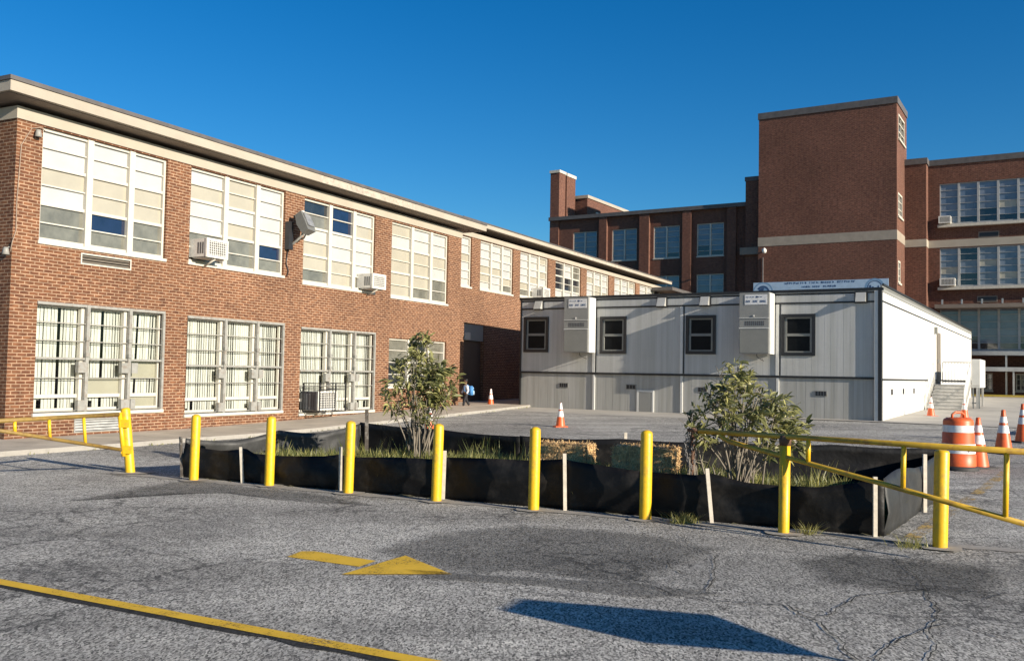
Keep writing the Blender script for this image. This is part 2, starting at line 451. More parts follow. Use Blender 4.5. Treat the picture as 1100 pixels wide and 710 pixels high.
# ------------------------------------------------------------------ frames
_c = ground(4, 476.6)
LB = Frame((_c.x, _c.y), (.511, 1))
_c = ground(558, 437)
PB = Frame((_c.x, _c.y), (.8575, -.5145))


# ------------------------------------------------------------------ building blocks
def wall_open(mb, x0, x1, z0, z1, y, ops, depth=.25, m=0, T=None, mrev=None):
    """front skin of a wall at local y with rectangular openings and their reveals"""
    T = T or (lambda x, yy, z: (x, yy, z))
    mrev = m if mrev is None else mrev
    xs = sorted({x0, x1} | {o[0] for o in ops} | {o[1] for o in ops})
    for i in range(len(xs) - 1):
        a, b = xs[i], xs[i + 1]
        inter = sorted([(o[2], o[3]) for o in ops if o[0] <= a + 1e-6 and o[1] >= b - 1e-6])
        z = z0
        for (p, q) in inter + [(z1, z1)]:
            if p - z > 1e-4: mb.quad(T(a, y, z), T(b, y, z), T(b, y, p), T(a, y, p), m)
            z = q
    for (a, b, p, q) in ops:
        d = y + depth
        mb.quad(T(a, y, p), T(a, d, p), T(a, d, q), T(a, y, q), mrev)
        mb.quad(T(b, y, p), T(b, y, q), T(b, d, q), T(b, d, p), mrev)
        mb.quad(T(a, y, q), T(a, d, q), T(b, d, q), T(b, y, q), mrev)
        mb.quad(T(a, y, p), T(b, y, p), T(b, d, p), T(a, d, p), mrev)


def window(root, x0, x1, z0, z1, y, muls, rows, codes, thick_rows=(), mw=.16, fw=.06, sill=True, tr=None, matf='frame', pr=.0):
    """frame mesh with mullions (fractions of width), rails; child pane mesh with a colour code per light"""
    w, h = x1 - x0, z1 - z0
    f = MB()
    f.box(x0, x0 + fw, y, y + .09, z0, z1); f.box(x1 - fw, x1, y, y + .09, z0, z1)
    f.box(x0 + fw, x1 - fw, y + .002, y + .088, z1 - fw, z1); f.box(x0 + fw, x1 - fw, y + .002, y + .088, z0, z0 + fw * 1.3)
    xs = [x0 + fw] + [x0 + w * k for k in muls] + [x1 - fw]
    for k in muls: f.box(x0 + w * k - mw / 2, x0 + w * k + mw / 2, y - .035 - pr, y + .086, z0 + .01, z1 - .01)
    cols = []
    for i in range(len(xs) - 1):
        a = xs[i] + (mw / 2 if i else 0); b = xs[i + 1] - (mw / 2 if i < len(xs) - 2 else 0)
        cols.append((a, b))
    p = MB()
    for i, (a, b) in enumerate(cols):
        for r in range(rows):
            zt = z1 - h * r / rows; zb = z1 - h * (r + 1) / rows
            c = codes[i][r] if i < len(codes) and r < len(codes[i]) else 'W'
            p.quad((a - .01, y + .07, zb), (b + .01, y + .07, zb), (b + .01, y + .07, zt), (a - .01, y + .07, zt), CODE.index(c))
            if r:
                t = .035 if r in thick_rows else .014
                f.box(a, b, y + .015, y + .084, zt - t, zt + t)
    if sill: f.box(x0 - .03, x1 + .03, y - .10, y + .10, z0 - .07, z0)
    fo = f.build('window', M[matf], root)
    po = p.build('pane', CM, fo)
    return fo


# ================================================================== SETTING: ground
g = MB()
ss = [-320, -60, -20, 0, 8, 15, 16, 17, 18, 19, 22, 25, 28, 31, 40, 50, 60, 70, 100, 400]
FP = Frame((0, 0), (.8575, -.5145))
for i in range(len(ss) - 1):
    a, b = ss[i], ss[i + 1]
    q = []
    for (t, s_) in ((-400, a), (400, a), (400, b), (-400, b)):
        w = FP.pt(t, s_); q.append((w.x, w.y, gz(w.x, w.y)))
    g.quad(*q)
tag(g.build('parking_lot', M['asphalt']), kind='structure')


def sheet(name, pts, mat, lift=.004, sub=1, rim=0.0):
    """flat marking draped on the ground; with rim>0 carries an 'edge' attribute 0 at the border and 1 inside"""
    mb = MB()
    P3 = [Vector(p) for p in pts]
    if rim <= 0:
        out = []
        for i, p in enumerate(P3):
            q = P3[(i + 1) % len(P3)]
            for k in range(sub):
                w = p.lerp(q, k / sub); out.append((w.x, w.y, gz(w.x, w.y) + lift))
        mb.poly(out)
        return tag(mb.build(name, mat), kind='structure')
    c = sum(P3, Vector((0, 0, 0))) / len(P3)
    n = len(P3)
    for p in P3: mb.v.append((p.x, p.y, gz(p.x, p.y) + lift))
    for p in P3:
        d = (c - p); d = d * min(.6, rim / max(d.length, .01)); q = p + d
        mb.v.append((q.x, q.y, gz(q.x, q.y) + lift))
    for i in range(n):
        j = (i + 1) % n
        mb.f.append((i, j, n + j, n + i)); mb.m.append(0); mb.sm.append(False)
    mb.f.append(tuple(range(n, 2 * n))); mb.m.append(0); mb.sm.append(False)
    o = mb.build(name, mat)
    at = o.data.attributes.new('edge', 'FLOAT', 'POINT')
    at.data.foreach_set('value', [0.0] * n + [1.0] * n)
    return tag(o, kind='structure')


def G(*a): return [ground(x, y) for x, y in a]


sheet('asphalt_patch', G((60, 539), (150, 521), (205, 515), (330, 528), (420, 545), (330, 540), (250, 529), (170, 530)), M['patch'], .004, rim=.5)
sheet('asphalt_patch', G((380, 592), (450, 572), (560, 562), (690, 570), (790, 590), (740, 612), (700, 632), (640, 628), (560, 614), (490, 620), (430, 604)), M['patch'], .004, rim=.6)
sheet('asphalt_patch', G((430, 612), (560, 619), (700, 628), (800, 640), (700, 645), (560, 628), (450, 622)), M['patch'], .008, rim=.35)
sheet('asphalt_patch', G((840, 600), (900, 592), (1010, 602), (1090, 612), (1090, 650), (960, 640), (880, 630)), M['patch'], .004, rim=.6)
# yellow line with its tar edge, arrow, worn line by the fence
A0, A1 = ground(-260, 565), ground(620, 741)
def strip(name, p, q, w0, w1, mat, lift, n=1):
    d = (q - p); d.z = 0; d.normalize(); nn = Vector((-d.y, d.x, 0))
    pts = [p + (q - p) * (k / n) + nn * w1 for k in range(n + 1)] + [p + (q - p) * (k / n) + nn * w0 for k in range(n, -1, -1)]
    return sheet(name, pts, mat, lift)
L0, L1 = ground(0, 625.5), ground(300, 682)
dv = (L1 - L0).normalized()
La, Lb = L0 - dv * 8, L0 + dv * 8
strip('yellow_line', La, Lb, -.058, .058, M['ypaint'], .008)
def ragged(name, p, q, w0, w1, mat, lift, n=160, amp=.02):
    d = (q - p).normalized(); nn = Vector((-d.y, d.x, 0)); top = []; bot = []
    for k in range(n + 1):
        c = p + (q - p) * (k / n)
        top.append(c + nn * w1); bot.append(c + nn * (w0 + amp * noise.noise((k * .35, 3.1, 0)) * 2))
    mb = MB()
    for k in range(n):
        mb.quad(*[(v.x, v.y, gz(v.x, v.y) + lift) for v in (bot[k], bot[k + 1], top[k + 1], top[k])])
    return tag(mb.build(name, mat), kind='structure')
M['tarline'] = asphalt('tar_line', (.006, .006, .006), (.06, .058, .055), .3, False)
ragged('tar_seam', La, Lb, -.115, -.050, M['tarline'], .004)
sheet('arrow_marking', G((308.6, 598.2), (323.6, 592.2), (338, 592.2), (404, 602.5), (386, 608.8)), M['ypaint'])
sheet('arrow_marking', G((367, 617.5), (435.4, 597.2), (486, 617.5)), M['ypaint'], .008)
q0, q1 = ground(945, 577), ground(1062, 505)
for k in range(6):
    strip('worn_yellow_line', q0.lerp(q1, k / 6), q0.lerp(q1, (k + 1) / 6), -.36, -.20, M['yworn'], .006)

# wandering open cracks
ck = MB(); rc = random.Random(31)
def crack(pts, w0, depth=0):
    P = G(*pts) if depth == 0 else pts
    out = []
    for a, b in zip(P, P[1:]):
        n = max(3, int((b - a).length / .05))
        for k in range(n):
            q = a.lerp(b, k / n); out.append(q + Vector((noise.noise((q.x * 4, q.y * 4, 1)), noise.noise((q.x * 4, q.y * 4, 7)), 0)) * .07 + Vector((noise.noise((q.x * 17, q.y * 17, 2)), noise.noise((q.x * 17, q.y * 17, 5)), 0)) * .03)
    for i, (a, b) in enumerate(zip(out, out[1:])):
        d = (b - a); d.z = 0
        if d.length < 1e-4: continue
        d.normalize(); nn = Vector((-d.y, d.x, 0)); wa = w0 * (.35 + .9 * abs(noise.noise((a.x * 6, a.y * 6, 3)))); wb = w0 * (.35 + .9 * abs(noise.noise((b.x * 6, b.y * 6, 3))))
        ck.quad(*[(v.x, v.y, gz(v.x, v.y) + .010) for v in (a - nn * wa, b - nn * wb, b + nn * wb, a + nn * wa)])
        if depth < 2 and rc.random() < .035:
            ang = rc.choice((-1, 1)) * rc.uniform(.6, 1.4); dd = Vector((d.x * math.cos(ang) - d.y * math.sin(ang), d.x * math.sin(ang) + d.y * math.cos(ang), 0))
            crack([a, a + dd * rc.uniform(.2, .6)], w0 * .6, depth + 1)
for pts, w0 in (([(-40, 553), (75, 538), (150, 531), (300, 528)], .011), ([(690, 628), (730, 640), (790, 648), (850, 652), (905, 690), (960, 760)], .013), ([(560, 612), (640, 622), (700, 630)], .010), ([(1100, 640), (1010, 632), (930, 640), (880, 662), (850, 652)], .012),
                ([(560, 575), (640, 590), (700, 600), (745, 620)], .009), ([(1100, 690), (1020, 672), (960, 690), (930, 730)], .012), ([(0, 585), (120, 590), (200, 583)], .008), ([(730, 575), (770, 600), (760, 640)], .009), ([(960, 600), (990, 625), (1010, 660), (1000, 720)], .011), ([(480, 560), (420, 575), (300, 566)], .008)):
    crack(pts, w0 * .7)
tag(ck.build('asphalt_crack', M['tarline']), kind='structure')

# sidewalk along the left building, with a crumbled kerb edge
sw = MB()
nS = 60
for k in range(nS):
    xa, xb = -12 + 60 * k / nS, -12 + 60 * (k + 1) / nS
    def edge(x):
        return -2.45 - .10 * noise.noise((x * .8, 0, 1.7)) - .05 * noise.noise((x * 3.1, 5, 0)) + (0 if x < 14 else .018 * (x - 14))
    ya, yb = edge(xa), edge(xb)
    def wp(x, y, h):
        p = LB.pt(x, y); return (p.x, p.y, gz(p.x, p.y) + h)
    sw.quad(wp(xa, ya, .09), wp(xb, yb, .09), wp(xb, 1.2, .09), wp(xa, 1.2, .09))
    sw.quad(wp(xa, ya - .02, -.02), wp(xb, yb - .02, -.02), wp(xb, yb, .09), wp(xa, ya, .09), 1)
tag(sw.build('sidewalk', [M['concrete'], M['kerb']]), kind='structure')
# pale concrete apron right of and behind the portable
ap = MB()
for i in range(8):
    for j in range(14):
        xa, xb = 10.2 + (i * 5), 10.2 + (i + 1) * 5
        ya, yb = -.6 + j * 2.8, -.6 + (j + 1) * 2.8
        q = []
        for (x, y) in ((xa, ya), (xb, ya), (xb, yb), (xa, yb)):
            p = PB.pt(x, y); q.append((p.x, p.y, gz(p.x, p.y) + .02))
        ap.quad(*q)
tag(ap.build('concrete_apron', M['plaza']), kind='structure')
# front apron: paler worn paving before the portable
sheet('pavement_apron', [PB.pt(x, y) for x, y in ((-.6, .02), (10.15, .02), (10.15, -2.2), (5, -2.5), (-.6, -2.3))], M['plaza'], .006, sub=6)

# kerb strip at the foot of the fence
FL, FR, BR, BM, BL = [Vector(p) for p in ((-4.85, 13.97, 0), (3.95, 9.86, 0), (6.35, 13.6, 0), (.15, 14.5, 0), (-2.6, 16.2, 0))]
ragged('kerb_strip', Vector((-6.2, 14.28, 0)), Vector((5.3, 8.92, 0)), -.04, .16, M['kerb'], .006, 160, .06)

# soil mound and grass inside the fence
POLY = [FL, FR, BR, BM, BL]
def inside_d(x, y):
    d = 9; p = Vector((x, y, 0))
    for i in range(5):
        a, b = POLY[i], POLY[(i + 1) % 5]
        e = (b - a).normalized(); nn = Vector((-e.y, e.x, 0)); d = min(d, (p - a).dot(nn))
    return d
def mound(x, y):
    d = inside_d(x, y)
    return -.05 if d < .02 else .30 * min(1, d / 1.0) ** .7 + .03 * noise.noise((x * 2, y * 2, 0))
so = MB(); st = .2
idx = {}
for i in range(62):
    for j in range(40):
        x, y = -5.4 + i * st, 9.2 + j * st
        if all(inside_d(x + a, y + b) > -.25 for a in (0, st) for b in (0, st)):
            fc = []
            for (a, b) in ((0, 0), (1, 0), (1, 1), (0, 1)):
                k = (i + a, j + b)
                if k not in idx:
                    X_, Y_ = -5.4 + k[0] * st, 9.2 + k[1] * st
                    idx[k] = len(so.v); so.v.append((X_, Y_, mound(X_, Y_)))
                fc.append(idx[k])
            so.f.append(tuple(fc)); so.m.append(0); so.sm.append(True)
tag(so.build('soil_bed', M['soil']), kind='structure')


def attr(o, name, vals):
    at = o.data.attributes.new(name, 'FLOAT', 'POINT'); at.data.foreach_set('value', vals)


def blades(pts, hmin, hmax, w=.008, lean=.35, rnd=R_):
    mb = MB(); tone = []
    for (x, y, z) in pts:
        h = rnd.uniform(hmin, hmax); a = rnd.uniform(0, 2 * PI); ln = rnd.uniform(.05, lean) * h
        dx, dy = math.cos(a), math.sin(a); b = rnd.uniform(0, 2 * PI); wx, wy = math.cos(b) * w, math.sin(b) * w
        p0 = Vector((x, y, z - .02)); p1 = p0 + Vector((dx * ln * .4, dy * ln * .4, h * .6)); p2 = p0 + Vector((dx * ln, dy * ln, h))
        i = len(mb.v); W = Vector((wx, wy, 0))
        mb.v += [tuple(p0 - W), tuple(p0 + W), tuple(p1 + W * .7), tuple(p1 - W * .7), tuple(p2)]
        mb.f += [(i, i + 1, i + 2, i + 3), (i + 3, i + 2, i + 4)]; mb.m += [0, 0]; mb.sm += [True, True]
        t = rnd.random(); tone += [t] * 5
    return mb, tone


gp = []
while len(gp) < 26000:
    x, y = R_.uniform(-5, 6.6), R_.uniform(9.5, 16.5)
    if inside_d(x, y) > .06 and not any((.9 * (x - u) - .43 * (y - v)) ** 2 / .30 + (.43 * (x - u) + .9 * (y - v) + .2) ** 2 / .36 < 1 for u, v in ((.72, 13.35), (1.81, 12.55))):
        dn = noise.noise((x * .7, y * .7, 2))
        if R_.random() < .75 + .6 * dn: gp.append((x, y, mound(x, y)))
mb, tn = blades(gp, .07, .26, .006, .6)
o = mb.build('grass', M['grass']); attr(o, 'tone', tn); tag(o, 'short yellowing grass growing inside the black fence', 'grass', kind='stuff')
wp_ = []
for c in range(26):
    while True:
        x, y = R_.uniform(-4.5, 6), R_.uniform(10, 16)
        if inside_d(x, y) > .35 and not (.2 < x < 2.4 and 11.3 < y < 13.8): break
    for k in range(14): wp_.append((x + R_.gauss(0, .07), y + R_.gauss(0, .07), mound(x, y)))
mb, tn = blades(wp_, .22, .48, .007, .5)
o = mb.build('weeds', M['grass']); attr(o, 'tone', tn); tag(o, 'tall thin weeds scattered among the grass of the fenced bed', 'weeds', kind='stuff')
# weeds in the sidewalk edge cracks
sp_ = []
for k in range(420):
    x = R_.uniform(-6, 24); y = -2.52 + R_.gauss(0, .04) + (0 if x < 14 else .018 * (x - 14))
    if noise.noise((x * .9, 4, 4)) > -.05:
        p = LB.pt(x, y); sp_.append((p.x, p.y, gz(p.x, p.y)))
mb, tn = blades(sp_, .03, .10, .012, .8)
o = mb.build('kerb_weeds', M['grass']); attr(o, 'tone', tn); tag(o, 'low weeds in the crack along the sidewalk edge', 'weeds', kind='stuff')

for (px, py, n_, lab, sp) in ((735, 562, 320, 'dry grass tuft at the fence foot between the bollards', .075), (868, 574, 110, 'sparse dry weed tuft beside the gate post with the peeling top', .05), (982, 588, 130, 'small green and straw weed tuft at the right end of the front fence', .09)):
    c = ground(px, py)
    mb, tn = blades([(c.x + R_.gauss(0, sp), c.y + R_.gauss(0, sp * .6), 0) for k in range(n_)], .03, .17, .0035, 1.4)
    o = mb.build('grass_tuft', M['grass']); attr(o, 'tone', [.55 + .45 * t for t in tn]); tag(o, lab, 'grass tuft')


# ================================================================== LEFT BUILDING
lb = empty('school_building', LB.pt(0, 0), LB.th, 'long two storey orange brick building with big cream windows and overhanging flat roof', 'building')
E1 = 18.4          # end of the front part
REC = 1.0          # the rear part stands back by this
UP = [(.60, 4.01, 4.27, 6.71), (4.77, 8.33, 4.29, 6.71), (9.17, 12.77, 4.19, 6.70), (13.72, 17.44, 4.14, 6.69)]
LO = [(.63, 4.05, .60, 2.95), (4.80, 8.40, .45, 2.90), (9.17, 12.87, .34, 2.84), (13.70, 17.43, 1.10, 2.73)]
VENT_U = (1.67, 2.98, 3.91, 4.10); VENT_L = (1.66, 2.86, .17, .42)
ops1 = [o for o in UP + LO] + [VENT_U, VENT_L]
w = MB()
wall_open(w, 0, E1, -.4, 6.74, 0, ops1, .28)
w.quad((0, 14, -.4), (0, 0, -.4), (0, 0, 6.74), (0, 14, 6.74))                       # shaded side wall
w.quad((E1, 0, -.4), (E1, REC, -.4), (E1, REC, 6.74), (E1, 0, 6.74))                 # return to the rear part
w.build('wall', M['brick'], lb)
# rear part
H2, S2 = 7.17, 5.12
P2W = [(20.07, 20.97), (21.71, 24.75), (25.46, 28.5), (29.35, 32.58), (33.38, 36.64), (37.5, 41.1), (41.85, 46.0)]
DOOR = (20.45, 22.15, .2, 3.6)
w = MB()
wall_open(w, E1, 48, -.4, 7.2, REC, [(a, b, S2, H2) for a, b in P2W] + [DOOR], .28)
w.quad((48, REC, -.4), (48, 14, -.4), (48, 14, 7.2), (48, REC, 7.2))
w.quad((48, 14, -.4), (0, 14, -.4), (0, 14, 7.0), (48, 14, 7.0))
w.build('rear_wall', M['brick'], lb)
# near-black backing with the darkness of unlit rooms put into its colour
w = MB(); w.box(.4, E1 - .4, .6, .7, 0, 6.6); w.box(E1 + .5, 47.5, REC + .6, REC + .7, 0, 7.1)
w.build('dark_backing', M['dark'], lb)
# cream band under the eaves
b = MB()
b.box(-.03, E1 + .02, -.03, .3, 6.742, 7.0); b.box(-.03, .2, .3, 14, 6.742, 7.0)
b.build('lintel_band', M['cream'], lb)
b = MB(); b.box(E1 + .6, 47.9, REC - .03, REC + .3, 7.19, 7.38); b.build('lintel_band', M['cream'], lb)
# roof: soffit, fascia (with the flaking stretch), dark edge
OV = .50; EX = 19.35
F2Y = REC - .45                                   # fascia plane of the rear part
FZ2 = sum(LB.on(*q, F2Y)[1] for q in ((560, 254.5), (640, 278), (715, 300.5))) / 3
EX2 = LB.on(721, 302, F2Y)[0]; FXa, FXb = LB.on(612, 269, F2Y)[0], LB.on(680, 289, F2Y)[0]
r = MB()
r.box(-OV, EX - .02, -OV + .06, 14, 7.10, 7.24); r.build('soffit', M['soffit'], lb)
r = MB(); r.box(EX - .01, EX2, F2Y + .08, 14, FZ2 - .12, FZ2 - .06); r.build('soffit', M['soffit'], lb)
FX0, FX1 = 9.22, 14.3
f = MB(); f.box(-OV - .04, FX0, -OV - .06, -OV + .05, 7.115, 7.33); f.box(-OV - .06, -OV, -OV - .057, 14, 7.117, 7.328); f.build('fascia', M['cream'], lb)
for bb in ((FX1, EX, -OV - .06, -OV + .05, 7.115, 7.33), (EX + .002, FXa, F2Y - .05, F2Y + .07, FZ2 - .16, FZ2), (FXb, EX2, F2Y - .05, F2Y + .07, FZ2 - .16, FZ2)):
    f = MB(); f.box(*bb); f.build('fascia', M['cream'], lb)
for bb in ((FX0, FX1, -OV - .055, -OV + .05, 7.115, 7.332), (FXa, FXb, F2Y - .047, F2Y + .07, FZ2 - .16, FZ2 + .002)):
    f = MB(); f.box(*bb); f.build('flaking_fascia', M['flake'], lb)['label'] = 'peeling stretch of the fascia'
r = MB(); r.box(-OV - .09, EX + .01, -OV - .09, 14, 7.334, 7.42); r.build('roof', M['roofedge'], lb)
r = MB(); r.box(EX + .012, EX2 + .05, F2Y - .08, 14, FZ2 + .004, FZ2 + .05); r.build('roof', M['roofedge'], lb)
# low link roof beyond the far end
k = MB(); k.box(44.3, 52, -.3, 4, 7.0, 7.2); k.box(48.1, 52, 0, 4, -.3, 7.0); k.build('link_roof', M['roofedge'], lb)

MULS = (.362, .70)
UC = [["WWBWGG", "WXBBNG", "WWBBGG"], ["WBXWGD", "BBXBGG", "WWWWNG"], ["DGXBBG", "NNXXBB", "WBXXXG"], ["BXBBBB", "WXBBBG", "WWBXGG"]]
for (a, b_, c, d), cd in zip(UP, UC): window(lb, a, b_, c, d, .07, MULS, 6, cd, (2, 4))
RC = [["WWBWWX"], ["WWWBBX", "WWXBWW", "WXWWBG"], ["WWWWBG", "WXWBWG", "BXBWWB"], ["DDDDWW", "WWDDWW", "GGDGWW"], ["WBWWWB", "WWBBWW", "WXWBBW"], ["WXWBWW", "WWWWBW", "BWWXWW"], ["WWXWBW", "WWWWBW", "DDGDDG"]]
for (a, b_), cd in zip(P2W, RC):
    window(lb, a, b_, S2, H2, REC + .07, (() if b_ - a < 1.5 else (.345, .68)), 6, cd, (2, 4), mw=.13)

# lower windows: vertical blinds, glass, steel security grilles with lock boxes
def lower_window(x0, x1, z0, z1, seed, plain):
    rn = random.Random(seed); wd, h = x1 - x0, z1 - z0
    mx = [x0 + wd * MULS[0], x0 + wd * MULS[1]]
    f = MB()
    f.box(x0, x0 + .07, .10, .17, z0, z1); f.box(x1 - .07, x1, .10, .17, z0, z1)
    f.box(x0 + .07, x1 - .07, .102, .168, z1 - .07, z1); f.box(x0 + .07, x1 - .07, .102, .168, z0, z0 + .09)
    for x in mx: f.box(x - .11, x + .05, .06, .17, z0, z1)
    lanes = [(x0 + .07, mx[0] - .11), (mx[0] + .05, mx[1] - .11), (mx[1] + .05, x1 - .07)]
    rails = (.17, .335, .50, .68, .85)
    for i, (a, b) in enumerate(lanes):
        for kx, rr in enumerate(rails):
            t = .040 if kx == 4 else .007
            f.box(a, b, .115, .16, z1 - h * rr - t, z1 - h * rr + t)
    f.box(x0 - .04, x1 + .04, -.05, .12, z0 - .075, z0)
    fo = f.build('window', M['frame'], lb)
    p = MB(); p.quad((x0 + .06, .135, z0 + .05), (x1 - .06, .135, z0 + .05), (x1 - .06, .135, z1 - .05), (x0 + .06, .135, z1 - .05))
    p.build('pane', M['glass'], fo)
    bl = MB()
    for i, (a, b) in enumerate(lanes):
        x = a - .02; lean = rn.uniform(-.01, .09) if not plain else rn.uniform(-.01, .02)
        gap_at = rn.uniform(.15, .8) * (b - a) + a; gw = rn.uniform(.05, .09) if not plain else rn.uniform(.02, .05)
        while x < b:
            sw_ = .088
            if gap_at < x < gap_at + gw and not (plain and i != 1): x += min(sw_, gw); continue
            if rn.random() < .05: x += rn.uniform(.006, .018)
            tl = rn.uniform(-.004, .018); l2 = lean + rn.gauss(0, .006)
            bot = z0 + .05 + (rn.random() < .12) * rn.uniform(0, .3)
            bl.quad((x - l2 * .4, .20 + tl, bot), (x + sw_ - l2 * .4, .235 - tl, bot), (x + sw_ + l2 * .4, .235 - tl, z1 - .05), (x + l2 * .4, .20 + tl, z1 - .05))
            x += sw_ - .006 + (rn.random() < .16) * rn.uniform(.003, .012)
    if not plain:
        for (i, ra, rb) in ((1, .68, .85), (2, .50, .68), (2, .86, 1.0)):
            a, b = lanes[i]
            bl.quad((a, .175, z1 - h * rb), (b, .175, z1 - h * rb), (b, .175, z1 - h * ra), (a, .175, z1 - h * ra), 1)
    bl.build('vertical_blind', [M['blind'], M['B']], fo)
    # grille
    gr = MB()
    for x in mx: gr.box(x - .035, x + .045, -.05, .03, z0 + .01, z1 + .02)
    gr.box(x0 - .01, x1 + .01, -.035, .03, z1 - .03, z1 + .03)
    gr.box(x1 - .045, x1 + .02, -.035, .03, z0, z1 - .031)
    for i, (a, b) in enumerate(((x0, mx[0] - .036), (mx[0] + .046, mx[1] - .036), (mx[1] + .046, x1 - .046))):
        gr.box(a, b, -.018, .012, z1 - h * .51, z1 - h * .49)
        for q in (.17, .335, .68, .985):
            gr.box(a, b, -.010, .010, z1 - h * q - .008, z1 - h * q + .008)
    for x in mx:
        for zz in (.31, .46): gr.box(x - .05, x + .06, -.08, -.051, z1 - h * zz - .05, z1 - h * zz + .04)
    go = gr.build('security_grille', M['greymetal'], lb)
    for (x, zz, s0, s1) in ((mx[0], .58, -.24, -.037), (mx[1], .58, -.24, -.037), (mx[1], .58, .047, .22), (mx[0], .94, -.22, -.037), (mx[1], .94, -.22, -.037), (mx[1], .94, .047, .18)):
        bx = MB(); bx.box(x + s0, x + s1, -.08, .02, z1 - h * zz - .12, z1 - h * zz + .12)
        bx.build('lock_box', M['greymetal'], go)
lower_window(*LO[0], 3, False)
lower_window(*LO[1], 8, True)
lower_window(*LO[2], 21, True)
window(lb, *LO[3], .08, (.34, .68), 4, ["GGDD", "DGGD", "GGDD"], (), mw=.12)

def vent(v, mat, name, fr):
    x0, x1, z0, z1 = v; f = MB()
    f.box(x0 - .03, x1 + .03, -.012, .03, z1, z1 + .03); f.box(x0 - .03, x1 + .03, -.012, .03, z0 - .03, z0)
    f.box(x0 - .03, x0, -.012, .03, z0, z1); f.box(x1, x1 + .03, -.012, .03, z0, z1)
    o = f.build(name, M[fr], lb); l = MB(); n = max(3, int((z1 - z0) / .05))
    for i in range(n):
        z = z0 + (i + .2) * (z1 - z0) / n
        l.quad((x0, .005, z), (x1, .005, z), (x1, .05, z + .045), (x0, .05, z + .045))
    l.quad((x0, .06, z0), (x1, .06, z0), (x1, .06, z1), (x0, .06, z1), 1)
    l.build('louvre', [M[mat], M['dark']], o)
vent(VENT_U, 'louver', 'wall_vent', 'frame'); vent(VENT_L, 'paleblade', 'wall_vent', 'greymetal')
# recessed door of the rear part
d = MB(); x0, x1, z0, z1 = DOOR
d.box(x0, x1, REC + .16, REC + .22, 0, 2.9); d.build('door', M['doorbrown'], lb)
d = MB(); d.box(x0, x1, REC + .04, REC + .10, 2.92, 3.6); d.build('transom_panel', M['boxdark'], lb)
d = MB(); d.box(x0 + .1, x0 + .55, REC + .0, REC + .05, 2.95, 3.25)
d.build('transom_light', M['X'], lb)
# cable down the corner, small bracket lamps on the corner
c = MB(); pth = [(.62, -.03, 6.62), (.5, -.05, 6.66), (.32, -.02, 6.60), (.10, -.02, 6.2), (.05, -.02, 5.0), (.06, -.02, 4.4), (-.02, -.03, 4.15), (-.05, -.03, 3.95)]
c.tube(pth, .010, n=6); c.build('conduit', M['conduit'], lb)
for (x, y, z, lab) in ((.42, -.10, 6.50, 'small bracket lamp under the eaves at the building corner'), (-.12, .6, 5.95, 'small lamp high on the shaded side wall at the left edge'), (-.10, .05, 3.95, 'small lamp low on the shaded side wall at the building corner')):
    e = empty('wall_lamp', LB.pt(x, y, z), LB.th, lab, 'lamp', 'small lamps on the building corner')
    m_ = MB(); m_.lathe([(.001, .09), (.045, .085), (.06, .03), (.075, -.06), (.06, -.07)], 14); m_.build('lamp_head', M['greymetal'], e)
    m_ = MB(); m_.tube([(0, 0, .05), (.0, .06, .10), (0, .10, .08)] if x > 0 else [(0, 0, .05), (.06, .0, .10), (.12, 0, .08)], .012, n=6); m_.build('bracket', M['greymetal'], e)


# ------------------------------------------------------------------ window air conditioners
def air_con(w, d, h, mats=('acwhite', 'grill')):
    """local: rear face at y=-d (outside), wall at y=0, bottom z=0, centred in x"""
    e = empty('air_conditioner')
    b = MB(); x = w / 2
    b.box(-x, x, -d + .03, .12, 0, h); b.box(-x - .012, x + .012, -d, -d + .05, -.01, .05); b.box(-x - .012, x + .012, -d, -d + .05, h - .05, h + .01)
    b.box(-x - .012, -x + .05, -d, -d + .05, .05, h - .05); b.box(x - .05, x + .012, -d, -d + .05, .05, h - .05)
    b.build('casing', M[mats[0]], e)
    gl = MB(); gl.quad((-x + .05, -d + .028, .05), (x - .05, -d + .028, .05), (x - .05, -d + .028, h - .05), (-x + .05, -d + .028, h - .05), 0)
    for i in range(9):
        xx = -x + .05 + (w - .10) * (i + .5) / 9; gl.box(xx - .006, xx + .006, -d + .005, -d + .024, .05, h - .05, 1)
    for i in range(6):
        zz = .05 + (h - .10) * (i + .5) / 6; gl.box(-x + .05, x - .05, -d + .003, -d + .022, zz - .006, zz + .006, 1)
    gl.build('rear_grille', [M[mats[1]], M[mats[0]]], e)
    for s in (-1, 1):
        v = MB()
        for i in range(3):
            yy = -d + .12 + i * .08
            v.box(s * x - .004, s * x + .004, yy, yy + .045, .08, h - .09)
        v.build('side_louvre', M['grill'], e)
    br = MB(); br.tube([(.0, -d + .08, -.03), (.0, -.02, -.22)], .025, n=6); br.box(-x + .02, x - .02, -d + .1, -.0, -.035, -.012)
    br.build('bracket', M['frame'], e)
    return e
AC = air_con(.72, .50, .46)
def put(e, fr, x, y, z, lab, grp='window air conditioners', cat='air conditioner'):
    e.location = fr.pt(x, y, z); e.rotation_euler = (0, 0, fr.th); tag(e, lab, cat, grp); return e
put(AC, LB, 5.25, 0, 4.42, 'white window air conditioner in the upper window right of the brown wall vent')
put(copy_tree(AC), LB, 12.35, 0, 4.26, 'white window air conditioner in the upper window beside the floodlight')
put(copy_tree(AC), LB, 27.3, REC, 5.16, 'white window air conditioner just above the portable classroom roof')
ac3 = air_con(.85, .52, .52, ('acgrey', 'grill'))
put(ac3, LB, 9.82, .02, .45, 'grey window air conditioner inside a black cage near the sidewalk')
for ch in ac3.children:
    if ch.name.startswith('rear_grille'): ch.data.materials[1] = M['acwhite']
